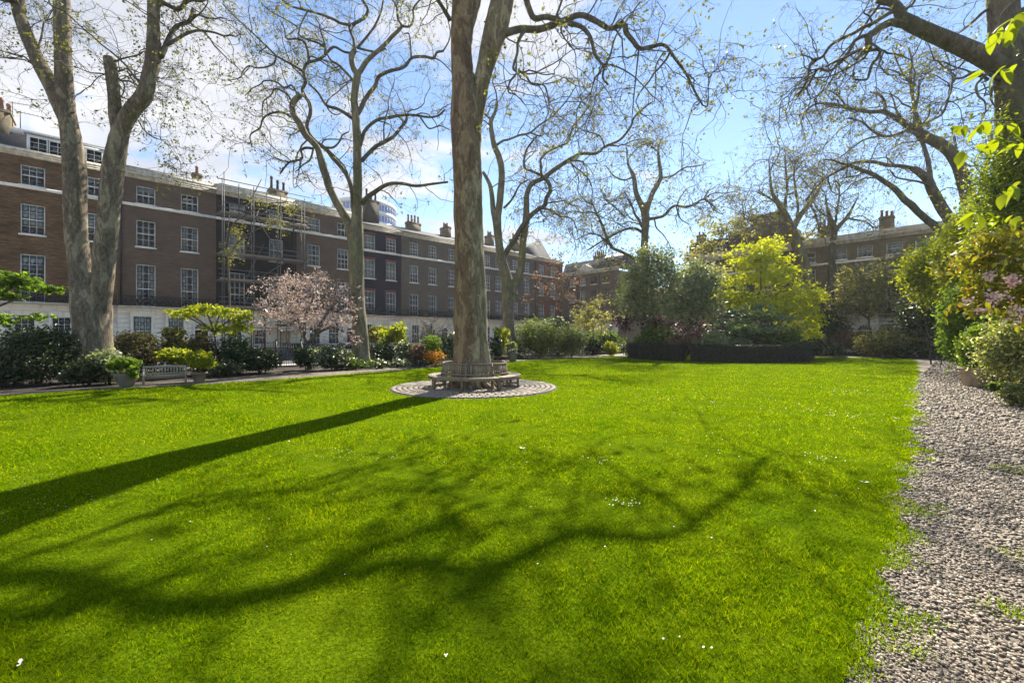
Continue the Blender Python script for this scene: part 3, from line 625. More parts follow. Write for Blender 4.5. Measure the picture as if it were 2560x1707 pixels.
hD = house('brown brick house between the scaffolding and the navy painted house', 1, 14.8, 22.2, 'plum', HA, [16.7, 20.1], ground=[('w', 16.8, 1.25, 1.0, 3.6, 4), ('w', 19.0, 1.25, 1.0, 3.6, 4), ('door', 21.1, 1.05, .12, 2.5, 'reddoor')], group=grp1, dresses={(0, 2): 'blind.9', (1, 0): 'curtain'})
hE = house('navy painted brick house with red brick heads over its windows', 1, 22.2, 28.0, 'navy', HE, [23.55, 26.5], win_w=1.45, ground=[('door', 25.2, 1.05, .12, 2.5, 'blackdoor'), ('w', 27.0, 1.2, 1.0, 3.5, 4), ('w', 23.3, 1.2, 1.0, 3.5, 4)], roof='pitch', group=grp1, heads=True, dresses={(0, 1): 'blind', (1, 1): 'blind', (0, 2): 'blind', (0, 0): 'curtain', (1, 0): 'curtain'})
hF = house('grey brick house three windows wide beside the navy painted house', 1, 28.0, 38.6, 'grey', HE, [29.95, 32.95, 36.4], ground=[('w', 30.2, 1.2, 1.0, 3.5, 4), ('w', 32.4, 1.2, 1.0, 3.5, 4), ('door', 35.0, 1.05, .12, 2.5, 'blackdoor'), ('w', 37.2, 1.2, 1.0, 3.5, 4)], roof='pitch', group=grp1, dresses={(0, 1): 'blind.5', (1, 0): 'curtain', (1, 2): 'curtain'})
hG = house('grey brick house partly hidden by the trunk that carries the round bench', 1, 38.6, 47.5, 'grey', HE, [40.2, 43.1, 45.6], ground=[('w', 40.3, 1.2, 1.0, 3.5, 4), ('w', 43.2, 1.2, 1.0, 3.5, 4), ('door', 45.9, 1.05, .12, 2.5, 'blackdoor')], roof='pitch', group=grp1, dresses={(1, 2): 'blind.6'})
hH = house('grey brick house with a black downpipe next to the red brick corner house', 1, 47.5, 54.6, 'grey', HE, [49.3, 52.2], ground=[('w', 49.4, 1.2, 1.0, 3.5, 4), ('door', 52.6, 1.05, .12, 2.5, 'blackdoor')], roof='pitch', group=grp1, dresses={(0, 1): 'blind.6', (0, 2): 'blind.5'})
hI = house('red brick house closing the corner of the long terrace', 1, 54.6, 61.97, 'red', HE, [55.95, 59.0], ground=[('w', 56.4, 1.2, 1.0, 3.5, 4), ('door', 59.4, 1.05, .12, 2.5, 'blackdoor')], roof='pitch', group=grp1, dresses={(0, 1): 'blind.7', (1, 1): 'blind.5'})
# dormer on the mansard roof, its chimneys; chimneys elsewhere
def dormer(t, x0, x1, z0, z1):
    d = put('dormer', MB().box(x0, x1, .62, 2.2, z0, z1).box(x0-.15, x1+.15, .45, 2.3, z1, z1+.12), M['lead'], t)
    f = MB(); n = 4; wv = (x1-x0-.2)/n
    put('dormer_frame', MB().box(x0, x1, .54, .615, z0, z0+.16).box(x0, x1, .54, .615, z1-.14, z1-.003).box(x0, x0+.14, .54, .615, z0+.16, z1-.14).box(x1-.14, x1, .54, .615, z0+.16, z1-.14), M['wframe'], d)
    for i in range(n):
        xa = x0+.1+i*wv; c = MB()
        c.box(xa+.03, xa+.09, .52, .6, z0+.16, z1-.14).box(xa+wv-.09, xa+wv-.03, .52, .6, z0+.16, z1-.14).box(xa+.09, xa+wv-.09, .52, .6, z0+.16, z0+.24).box(xa+.09, xa+wv-.09, .52, .6, z1-.22, z1-.14)
        c.box(xa+wv/2-.015, xa+wv/2+.015, .53, .59, z0+.24, z1-.22)
        for kx in (1, 2): c.box(xa+.09, xa+wv-.09, .535, .585, z0+.2+(z1-z0-.4)*kx/3-.013, z0+.2+(z1-z0-.4)*kx/3+.013)
        put('casement', c, M['wframe'], d)
        put('dormer_pane', MB().box(xa+.09, xa+wv-.09, .59, .613, z0+.24, z1-.22), M['blackglass'], d)
dormer(hA, 4.0, 8.6, 16.95, 18.55)
chimney(hA, 2.4, 2.6, 17, 20.4, 1.2, 2.6, 3, 'stock', 'clay', 1.2)
chimney(hA, 9.2, 3.5, 17, 20.2, .6, 2.6, 2, 'stock')
chimney(hB, 6.0, 2.0, 17, 18.7, .8, .6, 1, 'stock'); chimney(hC, 6.3, 2.6, 16.8, 19.0, 1.9, .8, 3, 'stock', 'claydark', 1.3)
chimney(hE, 3.1, 3.5, 17, 20.6, 1.9, 1.0, 3, 'sooty', 'claydark', 1.3); chimney(hF, 4.0, 3.8, 17, 18.9, 2.2, .8, 4, 'stock', 'clay', 1.0)
chimney(hF, 9.9, 4, 17, 19.3, .9, 1.8, 3); chimney(hG, 3.4, 4, 17, 19.4, 2.0, .8, 4, 'stock', 'claydark', 1.1); chimney(hG, 8.4, 4, 17, 19.5, .9, 1.6, 3); chimney(hH, 5.6, 4, 17, 19.9, 1.2, 1.8, 4, 'stock', 'clay', .9)
def pipe(t, x, z0, z1, y=-.11): put('downpipe', MB().tube([(x, y, z0), (x, y, z1)], .065, 8), M['black'], t)
pipe(hB, .25, 4.6, 16.4); pipe(hH, 6.85, 4.6, 15.6); pipe(hE, .12, 4.6, 12.8); pipe(hC, 7.3, 4.6, 16.3)
# sloping slate gable seen above the corner
put('gable_roof', MB().add([(-1.5, 1.0, 16.1), (5.6, 1.0, 16.1), (5.6, 7, 16.1), (-1.5, 7, 16.1), (4.0, 2.6, 20.2), (4.0, 6, 20.2), (-1.4, 2.2, 17.7), (-1.4, 6, 17.7)], [(0, 1, 4, 6), (3, 7, 5, 2), (6, 4, 5, 7), (1, 2, 5, 4), (0, 6, 7, 3)]), M['slate'], hI)
# roof aerials
def aerial(label, loc, h, rz, n=9):
    t = thing('television_aerial', label, 'aerial', loc, rz, 'television aerials on the roofs')
    put('mast', MB().tube([(0, 0, 0), (0, 0, h)], .03, 6), M['galv'], t)
    b = MB().tube([(-.25, 0, h-.1), (1.7, 0, h-.1)], .022, 5)
    put('boom', b, M['galv'], t)
    e_ = MB()
    for i in range(n): x = -.2+1.85*i/(n-1); e_.tube([(x, -.35+.012*i, h-.1), (x, .35-.012*i, h-.1)], .012, 4)
    put('element', e_, M['galv'], t)
def onh(frame, s, y, z): return PQ(s, 52.0+y, z) if frame == 1 else PQ(62.0+y, -s, z)
aerial('tall television aerial beside the chimney of the mansard roof', onh(1, -6.55, 2.2, 18.9), 2.6, .4)
aerial('shorter television aerial just behind the tall one on the mansard roof', onh(1, -6.1, 2.0, 18.9), 1.9, .7)
aerial('television aerial above the parapet of the plum brick house', onh(1, 4.2, 2.0, 16.7), 1.9, .3)
aerial('leaning television aerial above the plum brick house', onh(1, 5.0, 2.2, 16.7), 2.0, .9)

# far terrace
grp2 = 'brick houses along the far side of the square'
HJ = dict(cor=13.3, str=None, rows=[(5.0, 7.2, 3, 4), (8.33, 10.27, 3, 4), (11.34, 12.63, 3, 4)])
hJ = house('plum brick corner house with bricked up windows and a pediment', 2, -52.7, -39.8, 'plum', HJ, [-49.7, -47.25], win_w=1.25, ground=[('w', -48.6, 1.2, 1.0, 3.4, 4), ('w', -41.6, 1.1, 1.0, 3.4, 4), ('door', -46.2, 1.05, .12, 2.4, 'blackdoor')], gz=4.3, roof='mansard', group=grp2)
for x in (7.95, 10.45):
    for (za, zb, _, _) in HJ['rows'][1:]:
        n = put('blind_window', MB().box(x-.62, x+.62, -.008, .02, za, zb), M['sooty'], hJ); put('blind_sill', MB().box(x-.72, x+.72, -.14, -.002, za-.13, za-.011), M['trim'], hJ)
put('pediment', MB().add([(3.6, -.3, 13.8), (8.6, -.3, 13.8), (6.1, -.3, 15.1), (3.6, .3, 13.8), (8.6, .3, 13.8), (6.1, .3, 15.1)], [(0, 3, 4, 1), (1, 4, 5, 2), (2, 5, 3, 0)], [(0, 1, 2), (3, 5, 4)]), M['stone'], hJ)
pipe(hJ, 4.4, 4.4, 13.6); pipe(hJ, 9.1, 4.4, 13.2)
chimney(hJ, 7.0, 3, 15.5, 17.0, 2.2, .9, 5, 'stock', 'clay', .9)
put('hipped_roof', MB().add([(6.6, 1.9, 16.05), (12.7, 1.9, 16.05), (12.7, 8, 16.05), (6.6, 8, 16.05), (8.9, 4, 17.0), (10.9, 4, 17.0)], [(0, 1, 5, 4), (3, 4, 5, 2)], [(1, 2, 5), (0, 4, 3)]), M['stone'], hJ)
HK = dict(cor=12.75, str=10.6, rows=[(5.0, 7.4, 3, 4), (8.0, 10.0, 3, 4), (10.92, 12.2, 3, 2)])
def far_house(label, s0, s1, cols, **k): return house(label, 2, s0, s1, k.pop('brick', 'sooty'), HK, cols, win_w=1.35, gz=4.3, group=grp2, **k)
hK = far_house('dark brick house with an attic storey and a tall chimney block behind the golden tree', -27.6, -14.3, [-25.9, -23.45, -20.4, -17.4], ground=[('w', -25.8, 1.2, 1.0, 3.4, 4), ('w', -22.4, 1.2, 1.0, 3.4, 4), ('door', -18, 1.05, .12, 2.4, 'blackdoor')], dresses={(1, 2): 'blind.5'})
ao = [(1.7, 1.3, 13.85, 15.0), (4.15, 1.3, 13.85, 15.0)]
put('attic_wall', wall_mesh(.006, 7.4, 13.25, 15.75, ao, .02), M['sooty'], hK)
put('attic_side', MB().box(.01, 7.39, .5, 8, 13.25, 15.7), M['sooty'], hK)
for o in ao: add_window(hK, o[0], o[2], o[1], o[3]-o[2], 3, 2, .5, False, None, .13)
put('attic_block', MB().box(5.4, 8.3, .3, 7, 15.75, 16.5).box(7.405, 12.6, .25, 7, 13.25, 16.5), M['sooty'], hK)
put('sloping_shoulder', MB().add([(12.6, .25, 13.25), (14.6, .25, 13.25), (12.6, .25, 16.2), (12.6, 6, 13.25), (14.6, 6, 13.25), (12.6, 6, 16.2)], [(0, 3, 4, 1), (1, 4, 5, 2)], [(0, 1, 2), (3, 5, 4)]), M['slate'], hK)
chimney(hK, 9.9, 1.6, 16.5, 18.3, 3.6, 1.4, 0, 'stock'); chimney(hK, 1.0, 2, 15.7, 17.2, 1.2, .7, 2, 'stock', 'clay', .5)
hL = far_house('weathered brick house with white blinds behind the leaning plane tree', -14.3, -6.2, [-12.7, -9.7, -7.4], brick='stock', ground=[('w', -12.6, 1.2, 1.0, 3.3, 4), ('w', -9.9, 1.2, 1.0, 3.3, 4), ('door', -7.4, 1.2, .12, 2.5, 'blackdoor')], dresses={(1, 2): 'blind', (2, 2): 'blind.8'})
hM = far_house('brick house of the far row with a pale blind in its top window', -6.2, 2.2, [-4.9, -2.6, .2], brick='stock', ground=[('door', -5.6, 1.3, .12, 2.5, 'blackdoor'), ('w', -3.0, 1.2, 1.0, 3.3, 4), ('w', 0, 1.2, 1.0, 3.3, 4)], dresses={(0, 2): 'blind', (1, 2): 'blind'})
hN = far_house('brick house of the far row hidden behind the evergreen shrubs', 2.2, 11.0, [4, 6.7, 9.2], brick='stock', ground=[('w', 4, 1.2, 1.0, 3.3, 4), ('door', 7, 1.05, .12, 2.4, 'blackdoor')])
hO = house('brown brick house further up the street behind the corner houses', 3, -64, -42, 'stock', HK, [-62, -59, -56, -53, -50, -47, -44.5], win_w=1.35, gz=4.3, group=grp2, ground=[('w', -60, 1.2, 1.0, 3.4, 4), ('door', -55, 1.05, .12, 2.4, 'blackdoor'), ('w', -50, 1.2, 1.0, 3.4, 4)])
chimney(hO, 8, 3, 13.8, 16.0, 1.6, .8, 4, 'stock'); chimney(hO, 15, 3, 13.8, 16.0, 1.6, .8, 4, 'stock')
chimney(hL, 2.6, 3, 13.8, 15.8, 1.3, .7, 3, 'stock'); chimney(hM, .4, 3, 13.8, 15.8, 1.3, .7, 3, 'stock')

# ------------------------------------------------------------------ round modern tower far behind the terrace
def tower():
    c = at(912, 844, 150.0); c[2] = 0
    t = thing('round_tower', 'round white modern tower with blue glass bands rising behind the terrace', 'tower', c)
    R = 10.8; zs = 48.2
    white = plain('white_cladding', (.70, .72, .75), .5, .05); bl = plain('blue_glass', (.10, .20, .42), .12, .3, .6, spec=.8)
    z = zs
    put('crown_ring', MB().lathe([(R-.8, z-.4), (R-.8, z+.6), (R-1.2, z+.6)], 64), white, t)
    put('wall', MB().lathe([(R-.15, 0), (R-.15, zs-.1), (.1, zs)], 64), white, t)
    for i in range(12):
        zt = z-1.3-i*3.6
        put('spandrel', MB().lathe([(R-.14, zt), (R+.1, zt), (R+.1, zt+1.5), (R-.14, zt+1.5)], 64), white, t)
        put('window_band', MB().lathe([(R, zt-2.1), (R, zt-.002)], 64), bl, t)
        mu = MB()
        for a in np.arange(0, 2*math.pi, math.pi/26):
            mu.obox((math.cos(a)*R, math.sin(a)*R, zt-1.05), (math.cos(a)*.08, math.sin(a)*.08, 0), (-math.sin(a)*.07, math.cos(a)*.07, 0), (0, 0, 1.04))
        put('mullion', mu, white, t, kind='stuff')
tower()

# ------------------------------------------------------------------ SCAFFOLDING
def scaffold():
    t = thing('scaffolding', 'steel tube scaffolding with boarded lifts and ladders against the dark brick house', 'scaffolding', PQ(0, 52.0), math.pi/2-A)
    ss = [7.55, 10.1, 12.6, 15.0]; yf, yb = -2.2, -1.15; lifts = [4.75, 7.5, 10.1, 14.1]
    P = lambda a, b, r=.042: MB().tube([a, b], r, 7)
    for s in ss:
        for y in (yf, yb): put('pole', P((s, y, .1), (s, y, (18.0 if s < 8 else 17.0)+random.uniform(-.2, .7)), .045), M['galv'], t)
    for s in (8.8, 11.3, 13.9): put('pole', P((s, yf, 14), (s, yf, 16.9+random.uniform(-.3, .4)), .045), M['galv'], t)
    for z in lifts:
        for y in (yf, yb): put('ledger', P((7.0, y, z-.1), (15.5, y, z-.1)), M['galv'], t)
        for dz in (.55, 1.05): put('guard_rail', P((7.1, yf-.05, z+dz), (15.4, yf-.05, z+dz)), M['galv'], t)
        for s in ss: put('transom', P((s+.08, yf-.5, z-.05), (s+.08, -.3, z-.05)), M['galv'], t)
        for i in range(5): put('scaffold_board', MB().box(7.1+random.uniform(-.2, .1), 15.3+random.uniform(-.1, .3), yf+.03+i*.21, yf+.22+i*.21, z-.02, z+.02), M['plank'], t)
        put('toe_board', MB().box(7.2, 15.2, yf+.01, yf+.028, z+.021, z+.22), M['plank'], t)
    for z in (16.9, 17.4): put('guard_rail', P((7.1, yf-.05, z), (15.6, yf-.05, z)), M['galv'], t)
    for (a, b, z0, z1) in ((10.2, 13.2, 7.6, 10.0), (12.8, 10.4, 10.2, 14.0), (10.3, 13.0, 14.2, 16.5), (7.6, 8.0, 10.2, 14.0), (15.0, 14.4, 10.2, 14.0), (7.6, 10.0, .2, 4.6)):
        put('brace', P((a, yf-.09, z0), (b, yf-.09, z1)), M['galv'], t)
    for (s0, z0, s1, z1) in ((9.1, 14.1, 10.9, 18.4), (9.3, 10.1, 10.6, 15.0), (9.4, 7.5, 11.1, 11.6), (9.3, 4.7, 10.4, 8.4)):
        l = put('ladder', MB().bar((s0, yf+.3, z0), (s1, yf+.3, z1), .05, .07).bar((s0, yf+.62, z0), (s1, yf+.62, z1), .05, .07), M['galv'], t)
        rg = MB(); n = int((z1-z0)/.28)
        for i in range(1, n): f = i/n; rg.tube([(s0+(s1-s0)*f, yf+.3, z0+(z1-z0)*f), (s0+(s1-s0)*f, yf+.62, z0+(z1-z0)*f)], .018, 5)
        put('rung', rg, M['galv'], l)
    # boarded fan over the doorway
    put('fan_board', MB().box(10.6, 15.6, -3.0, -.4, 2.75, 2.81), M['plank'], t)
    for s in (10.7, 13.0, 15.4): put('pole', P((s, -2.9, .1), (s, -2.9, 2.75), .04), M['galv'], t)
scaffold()

# ------------------------------------------------------------------ PAVED RING round the big tree
def paving():
    c = np.array((TREE1[0], TREE1[1], 0.0)); k = 72; a = np.arange(k)/k*2*math.pi
    base = put('paving', MB().lathe([(.001, .012), (RING-.02, .012), (RING, 0)], 72, (0, 0, .012)), M['joint'], None, c, kind='structure')
    S = []; r = .86; i = 0
    while r+.165 < RING+.01:
        n = int(2*math.pi*(r+.08)/.235)
        ph = rng.random()
        for j in range(n): S.append((r+.0825, (j+ph)/n*2*math.pi, 2*math.pi*(r+.08)/n, .165))
        r += .182; i += 1
    meshes = []
    for v in range(5):
        V = []
        for z, f in ((0, 1.0), (.028, 1.0), (.04, .86)):
            for (x, y) in ((-1, -1), (1, -1), (1, 1), (-1, 1)):
                V.append((x*.5*f*(1+random.uniform(-.06, .04)), y*.5*f*(1+random.uniform(-.06, .04)), z))
        Q = [(i*4+j, i*4+(j+1) % 4, (i+1)*4+(j+1) % 4, (i+1)*4+j) for i in range(2) for j in range(4)]+[(8, 9, 10, 11)]
        me = np_mesh('sett', np.array(V), Q); me.materials.append(M['sett' if v < 3 else 'sett2']); meshes.append((me, np.array(V), Q))
    S.sort(key=lambda t: t[0]*math.sin(t[1])-(1.2 if t[0] < 1.1 else 0)*0)
    rest = MB()
    for idx, (r_, th, l, wd) in enumerate(S):
        x, y = r_*math.cos(th), r_*math.sin(th); v = random.randrange(5); z = .012+random.uniform(0, .008); rot = th+math.pi/2+random.uniform(-.04, .04)
        sx, sy = l-.034, wd-.02
        if idx < 300:
            o = put('sett', meshes[v][0], None, base, (x, y, z), (random.uniform(-.03, .03), random.uniform(-.03, .03), rot)); o.scale = (sx, sy, 1)
        else:
            V = meshes[v][1]*np.array((sx, sy, 1)); ca, sa = math.cos(rot), math.sin(rot)
            rest.add(np.stack([V[:, 0]*ca-V[:, 1]*sa+x, V[:, 0]*sa+V[:, 1]*ca+y, V[:, 2]+z], 1), meshes[v][2])
    put('setts_behind', rest, M['sett'], base, kind='stuff')
paving()

# ------------------------------------------------------------------ PLANE TREES
def limb_pts(P, Y0, k, m=4):
    """photo polyline -> 3-D points: the limb starts at depth Y0 and moves k metres in depth per metre it runs"""
    P = np.asarray(P, float); d = np.concatenate([[0], np.cumsum(np.linalg.norm(np.diff(P, axis=0), axis=1))])*Y0/F
    Y = Y0+k*d
    return spline(np.array([at(p[0], p[1], y) for p, y in zip(P, Y)]), m)
def walk(S, D, Ln, n, sig, trop):
    P = [S]; d = D/np.linalg.norm(D, axis=1)[:, None]; st = (Ln/(n-1))[:, None]
    for i in range(n-1):
        d = d+rng.normal(0, sig, d.shape)+np.array((0, 0, trop)); d /= np.linalg.norm(d, axis=1)[:, None]; P.append(P[-1]+d*st)
    return np.stack(P, 1)
def tubes(mb, P, r0, r1, k=3):
    N_, n, _ = P.shape; T = np.gradient(P, axis=1); T /= np.linalg.norm(T, axis=2)[..., None]+1e-9
    ref = rng.normal(size=(N_, 1, 3)); U = np.cross(T, ref); U /= np.linalg.norm(U, axis=2)[..., None]+1e-9; W = np.cross(T, U)
    R = r0[:, None]+(r1-r0)[:, None]*np.linspace(0, 1, n)[None]; a = np.arange(k)/k*2*math.pi
    V = P[:, :, None]+R[:, :, None, None]*(U[:, :, None]*np.cos(a)[:, None]+W[:, :, None]*np.sin(a)[:, None])
    i, j = np.meshgrid(np.arange(n-1), np.arange(k), indexing='ij'); j2 = (j+1) % k
    q = np.stack([i*k+j, i*k+j2, (i+1)*k+j2, (i+1)*k+j], -1).reshape(-1, 4)
    Q = (q[None]+(np.arange(N_)*n*k)[:, None, None]).reshape(-1, 4)
    mb.add(V.reshape(-1, 3), Q)
def leaves(C, size, aspect=.6, up=.5, out=None, fine=False):
    n = len(C); nr = rng.normal(size=(n, 3))+np.array((0, 0, up))
    if out is not None: nr = nr+out
    nr /= np.linalg.norm(nr, axis=1)[:, None]; a = np.cross(nr, rng.normal(size=(n, 3))); a /= np.linalg.norm(a, axis=1)[:, None]; b = np.cross(nr, a)
    L_ = (size*(.6+.8*rng.random((n, 1)))); Wd = L_*aspect*(.8+.4*rng.random((n, 1)))
    if not fine:
        V = np.stack([C-a*L_/2, C+b*Wd/2-a*L_*.05, C+a*L_/2, C-b*Wd/2-a*L_*.05], 1)
        return V.reshape(-1, 3), np.arange(4*n).reshape(-1, 4)
    up_ = nr*Wd*.22
    V = np.stack([C-a*L_/2, C-a*L_*.12+b*Wd/2+up_, C+a*L_*.22+b*Wd*.38+up_, C+a*L_/2-nr*L_*.12, C+a*L_*.22-b*Wd*.38+up_, C-a*L_*.12-b*Wd/2+up_], 1)
    o = (np.arange(n)*6)[:, None, None]
    Q = np.array([(0, 1, 2, 3), (0, 3, 4, 5)])[None]+o
    return V.reshape(-1, 3), Q.reshape(-1, 4)
def twigs(t, skel, n1, n2, n3, nl, sc=1.0, leafsize=.085, leafm='l_plane', droop=-.03, r1=.0175, twm='twig'):
    n2, n3, nl = int(n2*.8), int(n3*.7), int(nl*1.35)
    """fine crown: crooked twigs of three orders grown from the limb skeleton, then sparse leaves"""
    base = np.array(t.location)
    P = np.concatenate([s[0] for s in skel]); T = np.concatenate([np.gradient(s[0], axis=0) for s in skel]); T /= np.linalg.norm(T, axis=1)[:, None]+1e-9
    R = np.concatenate([s[1] for s in skel]); wt = np.concatenate([np.linspace(.25, 1, len(s[0]))*s[2] for s in skel]); wt = wt/wt.sum()
    n0 = max(12, n1//6); ix = rng.choice(len(P), n0, p=wt); pr = rng.normal(size=(n0, 3)); pr -= T[ix]*np.sum(pr*T[ix], 1)[:, None]; pr /= np.linalg.norm(pr, axis=1)[:, None]
    W0 = walk(P[ix], T[ix]*(.3+.7*rng.random((n0, 1)))+pr*.8, (1.6+2.2*rng.random(n0))*sc, 13, .26, droop*.5); m0 = MB(); r0 = np.minimum(R[ix]*.7, .040*sc*(.6+.8*rng.random(n0))); tubes(m0, W0, r0, r0*.3, 5); m0.V = [v-base for v in m0.V]
    put('boughs', m0.mesh('boughs', True), M['barkdark'], t, kind='stuff')
    w0 = W0[:, 2:].reshape(-1, 3); P = np.concatenate([P, w0]); T = np.concatenate([T, np.gradient(W0, axis=1)[:, 2:].reshape(-1, 3)/.2]); T /= np.linalg.norm(T, axis=1)[:, None]+1e-9; R = np.concatenate([R, np.full(len(w0), .02*sc)]); wt = np.concatenate([wt*.45, np.full(len(w0), .55/len(w0))])
    ix = rng.choice(len(P), n1, p=wt); pr = rng.normal(size=(n1, 3)); pr -= T[ix]*np.sum(pr*T[ix], 1)[:, None]; pr /= np.linalg.norm(pr, axis=1)[:, None]
    D = T[ix]*(.2+.8*rng.random((n1, 1)))+pr; L1 = (1.1+2.0*rng.random(n1))*sc
    W1 = walk(P[ix], D, L1*.85, 9, .32, droop); mb = MB(); ra = np.minimum(R[ix]*.6, r1*sc*(.6+.8*rng.random(n1))); tubes(mb, W1, ra, ra*.35, 4)
    i = rng.integers(0, n1, n2); j = rng.integers(2, 9, n2); D2 = rng.normal(size=(n2, 3))+.6*(W1[i, np.minimum(j+1, 8)]-W1[i, j-1])/np.linalg.norm(W1[i, np.minimum(j+1, 8)]-W1[i, j-1], axis=1)[:, None]
    W2 = walk(W1[i, j], D2, (.45+.9*rng.random(n2))*sc, 6, .45, droop*1.5); r2 = np.full(n2, r1*.36*sc); tubes(mb, W2, r2, r2*.45, 3)
    i = rng.integers(0, n2, n3); j = rng.integers(2, 6, n3); W3 = walk(W2[i, j], rng.normal(size=(n3, 3)), (.25+.45*rng.random(n3))*sc, 3, .5, droop*2); r3 = np.full(n3, r1*.2*sc); tubes(mb, W3, r3, r3*.5, 3)
    mb.V = [v-base for v in mb.V]
    put('twigs', mb, M[twm], t, kind='stuff')
    pool = np.concatenate([W2[:, 3:].reshape(-1, 3), W3[:, 1:].reshape(-1, 3), W3[:, 2].reshape(-1, 3)])
    C = np.repeat(pool[rng.integers(0, len(pool), nl//3)], 4, 0); C = C+rng.normal(0, .05*sc, C.shape)-np.array((0, 0, .04))
    V, Q = leaves(C, leafsize, .75, .3)
    put('foliage', np_mesh('foliage', V-base, Q), M[leafm], t, kind='stuff')
def limb(t, P, r0, r1, mat, name='limb', k=9, pw=1.0, wob=.03):
    n = len(P); R = r0+(r1-r0)*np.linspace(0, 1, n)**pw; R = R*(1+rng.normal(0, wob, n))
    b = np.array(t.location); mb = MB().tube(P-b, R, k)
    put(name, mb.mesh(name, True), M[mat], t); return (P, R, 1.0)
def trunk(t, px, Y0, mat, k=22, lobes=0, flare=0.0, name='trunk', seed=1, ext=None):
    """px: list of (px, py, half width in px); real tapered trunk with uneven girth"""
    pts = np.array([at(x, y, Y0) for x, y, _ in px]); R = np.array([r*Y0/F for *_, r in px])
    P = spline(pts, 8); RR = spline(np.stack([R, R*0, R*0], 1), 8)[:, 0]
    V, Q, T_ = tube(P, RR, k); n = len(P); lr = np.random.default_rng(seed)
    VV = V[:n*k].reshape(n, k, 3); ang = np.arange(k)/k*2*math.pi
    ph = lr.random(12)*6.28; z = P[:, 2][:, None]
    dsp = .035*np.sin(3*ang[None]+ph[0]+z*.7)+.03*np.sin(5*ang[None]+ph[1]-z*1.3)+.025*np.sin(2*ang[None]+z*2.1+ph[2])+.02*np.sin(7*ang[None]+z*3.7+ph[3])+.012*lr.normal(size=(n, k))
    if lobes: dsp = dsp+flare*np.exp(-np.maximum(z, 0)/.33)*(.5+.5*np.cos(lobes*ang[None]+ph[4]+.6*np.sin(ang[None]*2)))**1.6
    V[:n*k] = (P[:, None]+(VV-P[:, None])*(1+dsp[..., None])).reshape(-1, 3)
    b = np.array(t.location); put(name, np_mesh(name, V-b, Q, T_, True), M[mat], t)
    return (P, RR, .0)

